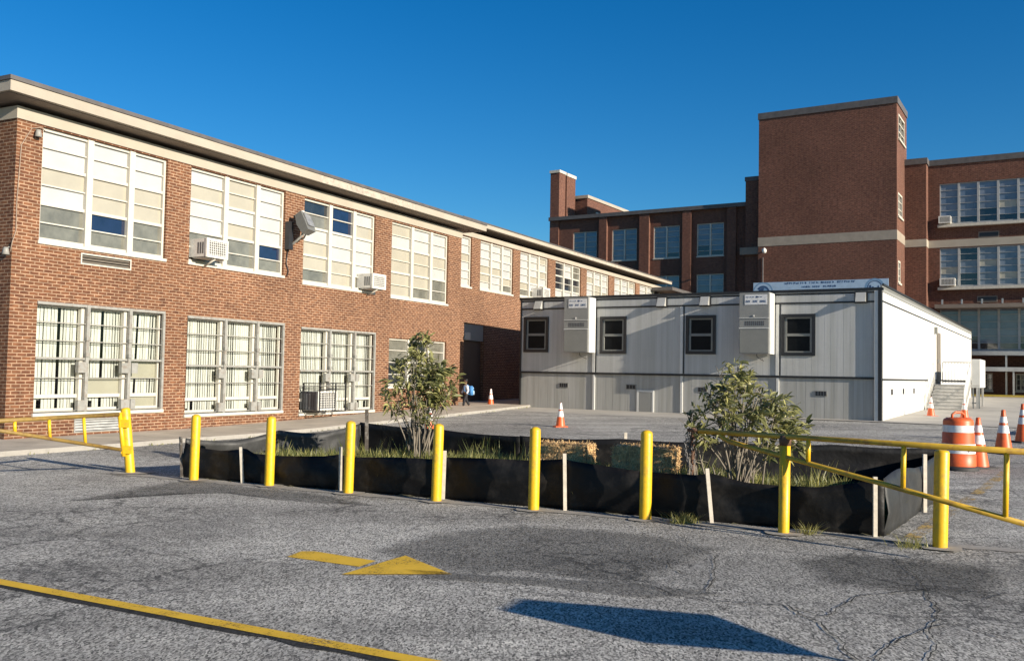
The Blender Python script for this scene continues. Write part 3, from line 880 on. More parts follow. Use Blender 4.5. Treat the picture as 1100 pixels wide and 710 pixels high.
fr_ = MB(); fr_.box(-.437, .437, -.545, -.522, -.02, .03); fr_.box(-.437, .437, -.545, -.522, .49, .54); fr_.box(-.437, -.38, -.545, -.522, .03, .49); fr_.box(.38, .437, -.545, -.522, .03, .49)
fr_.build('rear_frame', M['acwhite'], ac3)
cg = empty('security_cage', LB.pt(9.95, 0, .42), LB.th, 'black steel cage around the lower window air conditioner', 'cage')
m_ = MB()
for (x, y) in ((-.62, -.62), (.62, -.62), (-.62, -.02), (.62, -.02), (.12, -.62)):
    m_.box(x - .014, x + .014, y - .014, y + .014, -.03, .80)
for z in (-.03, .62, .80):
    m_.box(-.63, .63, -.632, -.606, z - .012, z + .012); m_.box(-.632, -.606, -.606, 0, z - .0125, z + .0125); m_.box(.606, .632, -.606, 0, z - .0125, z + .0125)
m_.build('cage_frame', M['black'], cg)
m_ = MB()
for i in range(9): m_.box(-.62 + .15 * i - .004, -.62 + .15 * i + .004, -.622, -.614, -.02, .79)
for i in range(5): m_.box(-.623, -.615, -.55 + i * .11, -.542 + i * .11, -.02, .79)
m_.build('cage_bar', M['black'], cg)

# ------------------------------------------------------------------ floodlight on the pier
fl = empty('floodlight', LB.pt(8.52, 0, 5.42), LB.th, 'large grey floodlight on a bent arm bolted to the brick pier', 'floodlight')
m_ = MB(); m_.tube([(0, 0, -.25), (0, -.18, -.18), (.05, -.42, .02), (.08, -.50, .22)], .035, n=8); m_.tube([(.28, 0, -.05), (.3, -.3, .0), (.22, -.46, .16)], .025, n=8)
m_.box(-.10, .10, -.03, .0, -.35, .02); m_.build('arm', M['greymetal'], fl)
T = Matrix.Translation((.10, -.50, .40)) @ Matrix.Scale(.85, 4) @ Matrix.Rotation(math.radians(-28), 4, 'X') @ Matrix.Rotation(math.radians(8), 4, 'Z')
m_ = MB()
pts = [(-.30, -.16), (.30, -.16), (.24, .20), (-.24, .20)]
def fr_box(z0, z1, s0, s1):
    a = [T @ Vector((p[0] * s0, p[1] * s0 * 1.0, z0)) for p in pts]; b_ = [T @ Vector((p[0] * s1, p[1] * s1, z1)) for p in pts]
    for i in range(4):
        j = (i + 1) % 4; m_.quad(a[i], a[j], b_[j], b_[i])
    m_.poly(a[::-1]); m_.poly(b_)
fr_box(-.36, .0, .8, 1.0); fr_box(.0, .36, 1.0, .8)
m_.build('housing', M['housing'], fl)
m_ = MB(); m_.box(-.19, .19, -.190, -.162, -.22, .24, 0, T); m_.build('lens', M['lens'], fl)
m_ = MB(); m_.lathe([(.001, 0), (.05, 0), (.05, .12), (.001, .13)], 12, o=tuple(T @ Vector((.05, 0, .34)))); m_.build('photocell', M['acwhite'], fl)
bx_ = empty('junction_box', LB.pt(8.50, 0, 5.35), LB.th, 'dark junction box on the brick pier left of the floodlight', 'junction box')
m_ = MB(); m_.box(-.16, .02, -.16, 0, -.30, .50); m_.build('box_body', M['black'], bx_)
m_ = MB(); m_.tube([(-.06, -.04, -.3), (-.10, -.03, -.7), (.0, -.03, -.9), (-.05, -.03, -1.05)], .016, n=6); m_.build('cable', M['black'], bx_)

# ================================================================== PORTABLE CLASSROOM
PW, PD, PZ, PT = 13.16, 31.0, .32, 4.50
pb = empty('portable_classroom', PB.pt(0, 0, PZ), PB.th, 'white portable classroom block with flat roof and black trim strips', 'portable classroom')
def zz(z): return z - PZ
PWIN = [(.18, 1.20, 2.46, 3.75), (3.42, 4.42, 2.42, 3.72), (6.74, 7.76, 2.42, 3.71), (10.06, 11.10, 2.39, 3.70)]
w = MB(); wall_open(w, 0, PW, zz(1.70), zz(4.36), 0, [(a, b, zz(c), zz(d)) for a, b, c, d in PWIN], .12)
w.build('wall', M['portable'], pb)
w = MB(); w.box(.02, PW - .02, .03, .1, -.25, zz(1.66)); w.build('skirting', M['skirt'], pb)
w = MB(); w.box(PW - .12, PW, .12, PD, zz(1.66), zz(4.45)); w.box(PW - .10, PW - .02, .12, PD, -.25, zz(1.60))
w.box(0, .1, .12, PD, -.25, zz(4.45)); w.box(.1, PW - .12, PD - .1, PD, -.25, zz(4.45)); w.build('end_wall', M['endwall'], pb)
w = MB()
w.box(-.05, PW + .05, -.05, .10, zz(4.44), zz(4.53)); w.box(PW, PW + .05, .10, PD, zz(4.60), zz(4.66)); w.box(-.05, 0, .1, PD, zz(4.45), zz(4.53))
w.box(-.01, PW + .012, -.022, .0, zz(4.06), zz(4.115)); w.box(PW + .001, PW + .014, .0, PD, zz(4.08), zz(4.13))
w.box(-.01, PW + .012, -.024, .03, zz(1.63), zz(1.70)); w.box(PW + .001, PW + .016, .0, PD, zz(1.60), zz(1.66))
w.box(PW - .09, PW + .014, -.10, .12, -.25, zz(4.44)); w.box(-.012, .05, -.03, .12, -.25, zz(4.44))
w.build('black_trim', M['stripe'], pb)
w = MB()
w.box(-.03, PW + .03, -.03, PD, zz(4.40), zz(4.45)); w.poly([(-.03, .1, zz(4.535)), (PW + .03, .1, zz(4.535)), (PW + .03, PD, zz(4.57)), (-.03, PD, zz(4.57))])
w.box(PW - .06, PW + .002, .10, PD, zz(4.45), zz(4.62))
w.build('roof', M['boxgrey'], pb)
# corner board, joint boards, downpipes
w = MB()
w.box(PW - .20, PW - .09, -.085, -.002, -.2, zz(4.43)); w.build('corner_board', M['trim'], pb)
for x in (3.10, 6.50, 9.85):
    w = MB(); w.box(x, x + .10, -.03, -.0005, zz(1.705), zz(4.055)); w.build('joint_board', M['trim'], pb)
    w = MB(); w.box(x + .02, x + .10, -.012, .0295, -.2, zz(1.625)); w.build('joint_board', M['trim'], pb)
w = MB()
w.box(4.88, 4.95, -.012, .029, -.1, zz(1.1)); w.box(5.46, 5.53, -.012, .029, -.1, zz(1.1)); w.box(4.95, 5.46, -.012, .029, zz(1.03), zz(1.1))
w.build('hatch_frame', M['trim'], pb)
w = MB(); w.box(4.96, 5.45, -.006, .028, -.1, zz(1.025)); w.build('access_hatch', M['boxgrey'], pb)
w = MB()
for x in (3.22, 6.62, 9.97): w.box(x, x + .035, -.02, -.001, zz(1.71), zz(4.05))
w.build('shadow_gap', M['stripe'], pb)
for (a, b_, c, d) in PWIN:
    c, d = zz(c), zz(d); f = MB(); t = .075
    f.box(a - .03, a + t, -.04, .06, c - .03, d + .03); f.box(b_ - t, b_ + .03, -.04, .06, c - .03, d + .03)
    f.box(a + t, b_ - t, -.04, .06, d - t, d + .03); f.box(a + t, b_ - t, -.04, .06, c - .03, c + t)
    fo = f.build('window', M['stripe'], pb)
    s = MB(); u = .045; x0, x1, zm = a + t, b_ - t, (c + d) / 2
    for (z0, z1, y) in ((c + t, zm, .0), (zm, d - t, .02)):
        s.box(x0, x0 + u * 1.6, y, y + .04, z0, z1); s.box(x1 - u * 1.6, x1, y, y + .04, z0, z1); s.box(x0 + u * 1.6, x1 - u * 1.6, y, y + .04, z1 - u, z1); s.box(x0 + u * 1.6, x1 - u * 1.6, y, y + .04, z0, z0 + u)
    s.build('sash', M['boxdark'], fo)
    s = MB(); s.quad((x0, .032, c + t), (x1, .032, c + t), (x1, .032, d - t), (x0, .032, d - t)); s.build('pane', M['screen'], fo)
for (x0, x1, z0, z1, n_) in ((1.72, 2.10, 1.11, 1.29, 4), (4.45, 4.84, 1.11, 1.29, 3), (7.15, 7.50, 1.08, 1.26, 3), (11.12, 11.50, 1.05, 1.23, 4)):
    f = MB(); f.box(x0, x1, .012, .029, zz(z0), zz(z1), 0)
    for i in range(n_):
        a = x0 + .02 + (x1 - x0 - .03) * i / n_; f.box(a, a + (x1 - x0) / n_ - .03, .004, .0115, zz(z0) + .02, zz(z1) - .02, 1)
    f.build('skirting_vent', [M['greymetal'], M['black']], pb)
for y in (1.9, 4.4, 7.0):
    f = MB(); f.box(PW - .02, PW - .008, y, y + .35, zz(1.12), zz(1.32)); f.build('skirting_vent', M['black'], pb)
# end door, its lamp
f = MB(); f.box(PW + .001, PW + .04, 14.0, 15.25, zz(1.46), zz(3.75)); dr = f.build('door', M['louver'], pb)
f = MB(); f.box(PW + .041, PW + .08, 14.1, 14.2, zz(2.4), zz(2.55)); f.build('handle', M['steel'], dr)
f = MB(); f.box(PW + .001, PW + .12, 13.2, 13.45, zz(3.65), zz(3.95)); f.build('lamp', M['boxdark'], pb)

# wall packs over the strip
WP = None
for x, lab in ((.81, 'square white wall lamp at the left end of the portable'), (5.82, 'square white wall lamp left of the middle, between the second and third window'), (7.41, 'square white wall lamp above the third window from the left'), (12.55, 'square white wall lamp near the right corner of the portable')):
    if WP is None:
        WP = empty('wall_lamp'); e = WP
        m_ = MB(); m_.box(-.20, .20, -.02, 0, -.02, .36); m_.build('back_plate', M['stripe'], e)
        m_ = MB()
        m_.poly([(-.15, -.06, .32), (.15, -.06, .32), (.15, -.19, .02), (-.15, -.19, .02)][::-1]); m_.poly([(-.15, -.06, .32), (-.15, -.19, .02), (-.15, -.02, .02), (-.15, -.02, .32)][::-1])
        m_.poly([(.15, -.06, .32), (.15, -.02, .32), (.15, -.02, .02), (.15, -.19, .02)][::-1]); m_.quad((-.15, -.06, .32), (.15, -.06, .32), (.15, -.02, .32), (-.15, -.02, .32)); m_.quad((-.15, -.02, .02), (.15, -.02, .02), (.15, -.19, .02), (-.15, -.19, .02))
        m_.build('lamp_head', M['X'], e)
    else: e = copy_tree(WP)
    put(e, PB, x, -.022, 4.06, lab, 'square wall lamps under the portable roof', 'wall lamp')

# wall hung cooling cabinets
def cabinet():
    e = empty('wall_air_conditioner')
    D_, W_ = .62, .98
    b = MB(); b.box(-W_ / 2, W_ / 2, -D_, 0, 0, 2.02); b.build('casing', M['boxgrey'], e)
    b = MB(); b.box(-W_ / 2 + .02, W_ / 2 - .02, -D_ - .012, -D_ - .001, .03, .80); b.build('lower_panel', M['boxdark'], e)
    b = MB(); b.box(-W_ / 2 - .01, W_ / 2 + .01, -D_ - .02, -D_ - .001, .83, .86); b.box(-W_ / 2 - .01, W_ / 2 + .01, -D_ - .02, -D_ - .001, 1.17, 1.19); b.box(-W_ / 2 + .46, -W_ / 2 + .50, -D_ - .02, -D_ - .001, 1.22, 1.28); b.build('seam_strip', M['trim'], e)
    b = MB()
    for i in range(10):
        x = -.30 + i * .066; b.box(x, x + .04, -D_ - .004, -D_ - .001, .93, 1.08)
    b.build('vent_slot', M['grill'], e)
    b = MB(); b.box(W_ / 2 + .001, W_ / 2 + .03, -D_ + .05, -.05, 0, 2.0); b.box(W_ / 2 + .031, W_ / 2 + .05, -D_ + .1, -.3, .1, .8); b.build('side_panel', M['trim'], e)
    s = MB(); s.box(-.31, .43, -D_ - .010, -D_ - .0015, 1.62, 1.95); so_ = s.build('sign', M['reflect'], e)
    # the sign's two lines: small grey line and larger dark digits-like marks, as unreadable as in the picture
    s = MB(); rn = random.Random(4)
    x = -.27
    for wd in (.09, .05, .07): s.box(x, x + wd, -D_ - .014, -D_ - .0105, 1.86, 1.885); x += wd + .03
    for wd in (.07, .06): s.box(x + .07, x + .07 + wd, -D_ - .014, -D_ - .0105, 1.86, 1.885); x += wd + .03
    i0 = len(s.v); s.poly([(.09 + .035 * math.cos(a * PI / 6), -D_ - .014, 1.875 + .035 * math.sin(a * PI / 6)) for a in range(12)])
    for k, x in enumerate((-.27, -.215, -.16, -.03, .025, .08, .20, .25, .30, .35)):
        s.box(x, x + .018, -D_ - .014, -D_ - .0105, 1.69, 1.76); s.box(x + .019, x + .038, -D_ - .014, -D_ - .0105, 1.69 + .025 * (k % 3), 1.71 + .025 * (k % 3)); s.box(x + .0195, x + .038, -D_ - .0138, -D_ - .0105, 1.742, 1.76)
    s.build('lettering', M['ink'], so_)
    b = MB(); b.tube([(.0, -.3, -.0), (.02, -.32, -.10), (.12, -.25, -.17), (.16, -.02, -.22)], .012, n=6); b.build('cable', M['black'], e)
    return e
cb = cabinet()
put(cb, PB, 2.72, -.032, 2.42, 'tall grey cooling cabinet between the first two windows of the portable', 'wall hung cooling cabinets', 'air conditioner')
put(copy_tree(cb), PB, 9.30, -.032, 2.40, 'tall grey cooling cabinet behind the right shrub, left of the last window', 'wall hung cooling cabinets', 'air conditioner')

# ------------------------------------------------------------------ staircase at the end wall
st_ = empty('staircase', PB.pt(PW + .06, 10.0, .40), PB.th, 'grey steel staircase with railings up to the end door of the portable', 'staircase')
SW_, NR = 1.40, 8; RI = 1.06 / NR
m_ = MB()
for i in range(NR):
    z1 = RI * (i + 1); y0 = i * .33
    m_.box(.04, SW_ - .04, y0, y0 + .34, z1 - .03, z1); m_.box(.05, SW_ - .05, y0 + .02, y0 + .03, z1 - RI + .002, z1 - .031)
m_.build('step', M['stepgrey'], st_)
m_ = MB(); LY = NR * .33
m_.box(.0, SW_ + .35, LY + .005, LY + 3.0, 1.02, 1.06)
for x in (.06, SW_ + .25):
    for y in (LY + .1, LY + 2.9): m_.box(x - .04, x + .04, y - .04, y + .04, -.1, 1.02)
m_.build('landing', M['stepgrey'], st_)
for x in (.0, SW_ + .0):
    m_ = MB(); m_.poly([(x, -.02, -.1), (x, .34, -.1), (x, LY + .1, .95), (x, LY + .1, 1.07), (x, LY, 1.07), (x, -.02, .12)]); m_.poly([(x + .03, -.02, -.1), (x + .03, .34, -.1), (x + .03, LY + .1, .95), (x + .03, LY + .1, 1.07), (x + .03, LY, 1.07), (x + .03, -.02, .12)][::-1])
    m_.build('stringer', M['stepgrey'], st_)
    m_ = MB()
    for h in (.98, .55): m_.tube([(x + .015, 0, h), (x + .015, LY, 1.06 + h)], .024, n=8)
    m_.tube([(x + .015, -.3, .60), (x + .015, 0, .98)], .024, n=8); m_.tube([(x + .015, -.3, -.1), (x + .015, -.3, .60)], .024, n=8)
    for k in range(16):
        y = LY * k / 15; z = 1.06 * k / 15
        m_.tube([(x + .015, y, z + .05), (x + .015, y, z + .98)], .022 if k % 5 == 0 else .011, n=6)
    m_.build('handrail', M['trim'], st_)
m_ = MB(); ye = LY + 2.95
for h in (1.0, .12): m_.tube([(.02, ye, 1.06 + h), (SW_, ye, 1.06 + h)], .024, n=8)
for i in range(12):
    x = .02 + (SW_ - .02) * i / 11; m_.tube([(x, ye, 1.1), (x, ye, 2.06)], .022 if i in (0, 11) else .011, n=6)
m_.build('landing_rail', M['steel'], st_)
m_ = MB(); m_.box(SW_ + .05, SW_ + .32, LY + .02, LY + .06, .95, 2.15); m_.box(SW_ + .32, SW_ + .36, LY + .02, LY + 2.9, .95, 2.15); m_.build('side_screen', M['trim'], st_)
m_ = MB()
for x in (SW_ + .1, SW_ + .33): m_.box(x - .03, x + .03, LY + .065, LY + .12, -.15, .949)
m_.box(SW_ + .05, SW_ + .34, LY + .065, LY + .12, .28, .33)
m_.build('screen_leg', M['steel'], st_)

# ================================================================== BRICK TOWER AND BACK BLOCKS (frame of the portable)
TY = 33.0; TX0, TX1, TZ = -.33, 8.69, 19.62
TD = PB.onx(977, 122, TX1)[0]; TD = min(max(TD, TY + 2.5), TY + 4.2)
tw = empty('brick_tower', PB.pt(0, TY, .6), PB.th, 'tall windowless dark red brick tower with a pale stone band and long banner', 'tower')
b0 = .6
def TZc(z): return z - b0
SWN = []
for (pa, pb_) in (((965, 121), (971.5, 158)), ((962.3, 203), (969, 236)), ((959.5, 275), (967, 305))):
    ya, zt = PB.onx(pa[0], pa[1] + 1, TX1); yb, zb = PB.onx(pb_[0], pb_[1], TX1)
    SWN.append((max(.45, ya - TY), min(TD - TY - .5, yb - TY), TZc(zb), TZc(zt)))
w = MB()
w.quad((TX0, 0, -1), (TX1, 0, -1), (TX1, 0, TZc(TZ)), (TX0, 0, TZc(TZ)))
Dp = TD - TY
def TT(x, y, z): return (TX1 - y, x, z)
wall_open(w, 0, Dp, -1, TZc(TZ), 0, SWN, .2, T=lambda x, y, z: (TX1 - y, x, z))
w.quad((TX0, Dp, -1), (TX0, 0, -1), (TX0, 0, TZc(TZ)), (TX0, Dp, TZc(TZ))); w.quad((TX1, Dp, -1), (TX0, Dp, -1), (TX0, Dp, TZc(TZ)), (TX1, Dp, TZc(TZ)))
w.build('wall', M['brick_red'], tw)
w = MB(); w.box(TX0 - .06, TX1 + .06, -.06, Dp + .05, TZc(TZ) - .02, TZc(TZ) + .42); w.build('coping', M['roofedge'], tw)
zb = TZc(10.68)
w = MB(); w.box(TX0 - .02, TX1 + .02, -.02, Dp, zb, zb + .62); w.build('stone_band', M['bandstone'], tw)
for (a, b_, c, d) in SWN:
    f = MB()
    for q in (a, b_ - .09): f.box(TX1 - .14, TX1 + .02, q, q + .09, c, d)
    for q in (c, d - .12): f.box(TX1 - .139, TX1 + .018, a + .09, b_ - .09, q, q + .12)
    f.box(TX1 - .10, TX1 - .02, (a + b_) / 2 - .04, (a + b_) / 2 + .04, c + .12, d - .12)
    for k in (1, 2): f.box(TX1 - .10, TX1 - .025, a + .09, b_ - .09, c + (d - c) * k / 3 - .03, c + (d - c) * k / 3 + .03)
    f.box(TX1 - .1, TX1 + .1, a - .1, b_ + .1, c - .12, c - .002)
    fo = f.build('window', M['sill'], tw)
    f = MB(); f.quad((TX1 - .12, a, c), (TX1 - .12, b_, c), (TX1 - .12, b_, d), (TX1 - .12, a, d)); f.build('pane', M['D'], fo)
w = MB(); w.tube([(TX0 + .35, -.06, TZc(9.9)), (TX0 + .35, -.06, 2)], .045, n=8); w.build('downpipe', M['roofedge'], tw)
# banner
bn = empty('banner', PB.pt(0, TY - .05, 7.35), PB.th, 'long pale blue banner with round emblems across the foot of the tower', 'banner')
BX0, BX1, BH = -.62, 8.2, .80
w = MB(); w.box(BX0, BX1, -.06, .0, -.55, BH); bo = w.build('banner_sheet', M['banner'], bn)
w = MB(); rn = random.Random(9)
for (z, h, x0, x1, step) in ((.62, .13, 1.55, 6.1, .15), (.36, .12, 2.7, 4.9, .14), (.08, .15, .9, 6.9, .17)):
    x = x0
    while x < x1:
        n_ = rn.randint(3, 11)
        for k in range(n_):
            if x > x1: break
            w.box(x, x + .035, -.066, -.0605, z, z + h)
            if rn.random() < .7: w.box(x + .036, x + step * .62, -.066, -.0605, z + rn.choice((0, h * .4, h - .03)), z + rn.choice((0, h * .4, h - .03)) + .03)
            if rn.random() < .4: w.box(x + step * .63, x + step * .63 + .03, -.066, -.0605, z, z + h * .8)
            x += step
        x += step
w.build('lettering', M['ink'], bo)
def disc(mb, cx, cz, r0, r1, a0, a1, y, m=0, n=28):
    for k in range(n):
        a, b_ = a0 + (a1 - a0) * k / n, a0 + (a1 - a0) * (k + 1) / n
        mb.quad((cx + r0 * math.cos(a), y, cz + r0 * math.sin(a)), (cx + r1 * math.cos(a), y, cz + r1 * math.sin(a)), (cx + r1 * math.cos(b_), y, cz + r1 * math.sin(b_)), (cx + r0 * math.cos(b_), y, cz + r0 * math.sin(b_)), m)
w = MB(); disc(w, .05, .12, .62, .70, 0, 2 * PI, -.063, 1); disc(w, .05, .12, .33, .46, -.5, 2.6, -.064); disc(w, .05, .12, .0, .32, 1.3, 3.6, -.0635, 0, 8); disc(w, .05, .12, .0, .32, 3.6, 7.5, -.0637, 1, 10)
w.build('emblem', [M['ink'], M['inkmid']], bo)
w = MB(); disc(w, 7.35, .22, .50, .62, 0, 2 * PI, -.063, 1); disc(w, 7.35, .22, .42, .47, 0, 2 * PI, -.064); w.poly([(7.40, -.0645, -.02), (7.75, -.0645, -.02), (7.58, -.0645, .40)]); w.box(7.02, 7.14, -.068, -.061, .0, .40); w.box(7.20, 7.30, -.068, -.061, .0, .3)
w.build('emblem', [M['ink'], M['inkmid']], bo)
cam_ = empty('security_camera', PB.pt(.05, TY, 10.3), PB.th, 'pale globe security camera on an arm at the tower left edge', 'camera')
w = MB(); w.tube([(0, 0, .0), (.0, -.35, .12), (.12, -.55, .10)], .05, n=8); w.build('arm', M['acwhite'], cam_)
w = MB(); w.lathe([(.001, .26), (.11, .17), (.16, .07), (.15, -.05), (.08, -.13), (.001, -.15)], 14, o=(.22, -.62, -.05)); w.build('globe', M['acwhite'], cam_)

# side block between tower and left block
sb = empty('stair_block', PB.pt(0, 33.5, .6), PB.th, 'narrow dark brick block between the tower and the long rear block', 'building')
X0_, Z0_ = PB.on(801, 195, 33.5)
w = MB(); w.box(X0_, TX0 + .02, 0, 6, -1, TZc(Z0_)); w.build('wall', M['brick_red'], sb)
w = MB(); w.box(X0_ - .05, TX0 - .02, -.05, 6, TZc(Z0_) + .002, TZc(Z0_) + .3); w.build('coping', M['roofedge'], sb)
w = MB(); w.box(X0_ - .3, TX0 - .03, -.3, -.002, TZc(10.2), TZc(10.7)); w.build('ledge', M['soffit'], sb)

# left rear block
LY_ = 33.95
bl = empty('rear_school_block', PB.pt(0, LY_, .6), PB.th, 'long dark red brick block with tall pale windows behind the flat roof', 'building')
def avz(*q): return TZc(sum(PB.on(a, b_, LY_)[1] for a, b_ in q) / len(q))
ZT = avz((608, 236), (701, 230), (801, 223))
UB, UT = avz((683.5, 278), (729.5, 277), (777.5, 275)), avz((657.5, 247), (702, 244), (748.5, 241))
LT = avz((748, 295),); LBt = LT - (UT - UB)
LE = PB.on(591.5, 262, LY_)[0]
cols_ = [(615.5, 641), (657.5, 684), (702, 730), (748.5, 777.5)]
WL = []
for (a, b_) in cols_:
    xa = PB.on(a, 262, LY_)[0]; xb = PB.on(b_, 262, LY_)[0]; WL.append((xa, xb))
ops = [(a, b_, UB, UT) for a, b_ in WL] + [(a, b_, LBt, LT) for a, b_ in WL]
w = MB(); wall_open(w, LE, X0_, -1, ZT, 0, ops, .2)
w.quad((LE, 14, -1), (LE, 0, -1), (LE, 0, ZT), (LE, 14, ZT)); w.quad((X0_, 14, -1), (LE, 14, -1), (LE, 14, ZT), (X0_, 14, ZT))
w.build('wall', M['brick_red'], bl)
for (a, b_) in zip([x[1] for x in WL], [PB.on(p, 250, LY_)[0] for p in (653, 698.5, 743.5, 791.5)]):
    w = MB(); w.box(a + .30, b_, -.26, 0, -1, ZT - .02); w.build('pilaster', M['brick_red'], bl)
w = MB(); w.box(LE - .05, X0_, -.34, 14, ZT, ZT + .28); w.build('roof', M['roofedge'], bl)
for k, (a, b_) in enumerate(WL):
    for z0, z1 in ((UB, UT), (LBt, LT)):
        cd = ["STSSTS"[k:] + "STSST"[:k], "TSSTST"[k:] + "SSTSS"[:k]]
        if k == 3 and z0 == UB: cd = ["SSTSDD", "STSSTD"]
        if k == 2 and z0 == UB: cd[1] = "SSTSSD"
        window(bl, a, b_, z0, z1, .06, (.5,), 6, [list(cd[0]), list(cd[1])], (), mw=.10)
# chimney
ch = empty('chimney', PB.pt(0, LY_, .6), PB.th, 'tall twin shaft brick chimney at the left end of the rear block', 'chimney')
CX1 = PB.on(601, 225, LY_)[0]; CX0 = PB.on(591.5, 225, LY_)[0]; CZ = TZc(PB.on(600, 186, LY_)[1])
ya = PB.onx(607, 225, CX1)[0] - LY_; yb = PB.onx(608.3, 225, CX1)[0] - LY_; yc = PB.onx(617.5, 225, CX1)[0] - LY_
w = MB(); w.box(CX0, CX1, -.1, ya, -1, CZ); w.build('shaft', M['brick_red'], ch)
w = MB(); w.box(CX0, CX1 - .12, ya + .002, yb, -1, CZ - .4); w.build('shaft', M['brick_red'], ch)
w = MB(); w.box(CX0, CX1 + .02, yb + .002, yc, -1, CZ - .05); w.build('shaft', M['brick_red'], ch)
w = MB(); w.box(CX0 - .06, CX1 + .06, -.16, ya + .05, CZ + .002, CZ + .22); w.box(CX0 - .06, CX1 + .08, yb - .03, yc + .06, CZ - .048, CZ + .2); w.build('coping', M['sill'], ch)
# penthouse on the roof
ph = empty('roof_penthouse', PB.pt(0, LY_ + 3, ZT + .6), PB.th, 'small brick roof house with a white roof edge beside the chimney', 'roof house')
px1, pz = PB.on(631, 213, LY_ + 3); px0 = PB.on(610, 216, LY_ + 3)[0]; pd = PB.onx(674, 231, px1)[0] - LY_ - 3; pz -= ZT + .6
w = MB(); w.box(px0, px1, 0, pd, -.1, pz); w.build('wall', M['brick_red'], ph)
w = MB(); w.box(px0 - .1, px1 + .1, -.1, pd + .1, pz + .002, pz + .25); w.build('coping', M['cream'], ph)
w = MB(); w.box(px1 + .002, px1 + .03, pd * .2, pd * .2 + .9, .5, pz - .9); w.build('window', M['sill'], ph)

# right block
RY, RY2 = 36.3, 37.3
rb = empty('classroom_block', PB.pt(0, RY2, .6), PB.th, 'red brick classroom block with long window bands right of the tower', 'building')
dY = RY - RY2
RXc = PB.on(995, 250, RY)[0]; RX1 = 26.0
RT = TZc(PB.on(997, 180, RY2)[1]) + .05
XA = PB.on(1009.5, 260, RY2)[0]
rows_ = []
for (zt, zb_) in ((198, 241.2), (267, 308), (331, 376)):
    rows_.append((TZc(PB.on(1010, zb_, RY2)[1]), TZc(PB.on(1010, zt, RY2)[1])))
XB = XA + 6 * 1.17 * 2
ops = [(XA, XB, a, b_) for a, b_ in rows_]
zB0, zB1 = TZc(1.0), TZc(2.15)
bw_ = [(PB.on(a, 410, RY2)[0], PB.on(b_, 410, RY2)[0], zB0, zB1) for a, b_ in ((1056, 1066.5), (1091, 1102))]
w = MB(); wall_open(w, RXc, RX1, -1, RT, 0, ops + bw_, .2)
w.quad((TX1, dY, -1), (RXc, dY, -1), (RXc, dY, RT), (TX1, dY, RT)); w.quad((RXc, dY, -1), (RXc, 0, -1), (RXc, 0, RT), (RXc, dY, RT))
w.quad((RX1, 0, -1), (RX1, 14, -1), (RX1, 14, RT), (RX1, 0, RT)); w.quad((RX1, 14, -1), (TX1, 14, -1), (TX1, 14, RT), (RX1, 14, RT))
w.build('wall', M['brick_red'], rb)
w = MB(); w.box(TX1 + .002, RXc + .08, dY - .08, 0, RT + .002, RT + .4); w.box(RXc + .08, RX1, -.08, 14, RT + .004, RT + .4); w.build('coping', M['roofedge'], rb)
zc = TZc(10.55)
w = MB(); w.box(TX1 + .002, RXc + .02, dY - .02, dY, zc, zc + .5); w.box(RXc, RXc + .021, dY, -.02, zc, zc + .5); w.box(RXc + .021, RX1, -.02, 0, zc, zc + .5); w.build('stone_band', M['cream'], rb)
RCODE = [[list("SSTSTS"), list("STSTSD"), list("TSSSDD"), list("SSTBSD"), list("STSSTD"), list("SSSTSD")],
         [list("STSBSS"), list("DDSSDD"), list("SSBTSS"), list("STSTBS"), list("SSTSSS"), list("TSSTSS")],
         [list("SSTSGD"), list("STSSGD"), list("STTSSD"), list("TSSSSG"), list("SSTSGD"), list("SSTSGD")]]
for (a, b_), cd in zip(rows_, RCODE):
    for k in range(2):
        x0, x1 = XA + (XB - XA) * k / 2, XA + (XB - XA) * (k + 1) / 2
        window(rb, x0 + .002 * k, x1, a, b_, .06, tuple(i / 6 for i in range(1, 6)), 6, cd, (), mw=.14, matf='rframe')
for (a, b_, c, d) in bw_: window(rb, a, b_, c, d, .06, (.5,), 3, [list("DDD"), list("DGD")], (), mw=.06, fw=.08)
w = MB(); w.box(XA - .1, XB + .1, -.35, -.002, rows_[0][0] - .25, rows_[0][0] - .08); w.box(XA - .1, XB + .1, -.35, -.002, rows_[1][0] - .25, rows_[1][0] - .08); w.build('sill', M['sill'], rb)
for (pa, pc) in (((1051, 250), (1073.5, 254)), ((1049.5, 319), (1071.7, 323.5))):
    x0, z1 = PB.on(*pa, RY2); x1, z0 = PB.on(*pc, RY2)
    v = MB(); v.box(x0, x1, -.03, -.002, TZc(z0) - .05, TZc(z1) + .05); v.box(x0 + .06, x1 - .06, -.04, -.031, TZc(z0) + .02, TZc(z1) - .02, 1); v.build('wall_vent', [M['soffit'], M['black']], rb)
# canopies in front of it
for (pl, zpx, dep, nm, lab, mat_) in ((1004, 329, 1.6, 'canopy', 'thin pale canopy ledge above the ground floor windows of the classroom block', 'soffit'), (1040, 379, 2.2, 'canopy', 'grey canopy roof below the ground floor windows of the classroom block', 'steel'), (1047, 396, 3.2, 'canopy', 'white canopy roof just above the basement windows of the classroom block', 'shingle')):
    x0, z = PB.on(pl, zpx, RY2 - dep)
    e = empty(nm, PB.pt(x0, RY2, z), PB.th, lab, 'canopy')
    w = MB(); w.box(0, 16, -dep, -.003, -.14, .12); w.build('roof', M[mat_], e)
    if dep < 2:
        w = MB()
        for k in range(8): w.box(.4 + k * 1.17, .5 + k * 1.17, -dep - .02, -dep + .1, .121, .42)
        w.build('post', M['steel'], e)
    else:
        w = MB()
        for k in range(5): w.box(2.1 + k * 3.4, 2.2 + k * 3.4, -dep + .06, -dep + .16, -z + .6, -.141)
        w.build('post', M['steel'], e)
kb = MB(); p0 = PB.on(1030, 425, RY2 - 3.6)[0]
kb.box(p0 - 1, p0 + 22, -3.8, -3.3, -.2, .10)
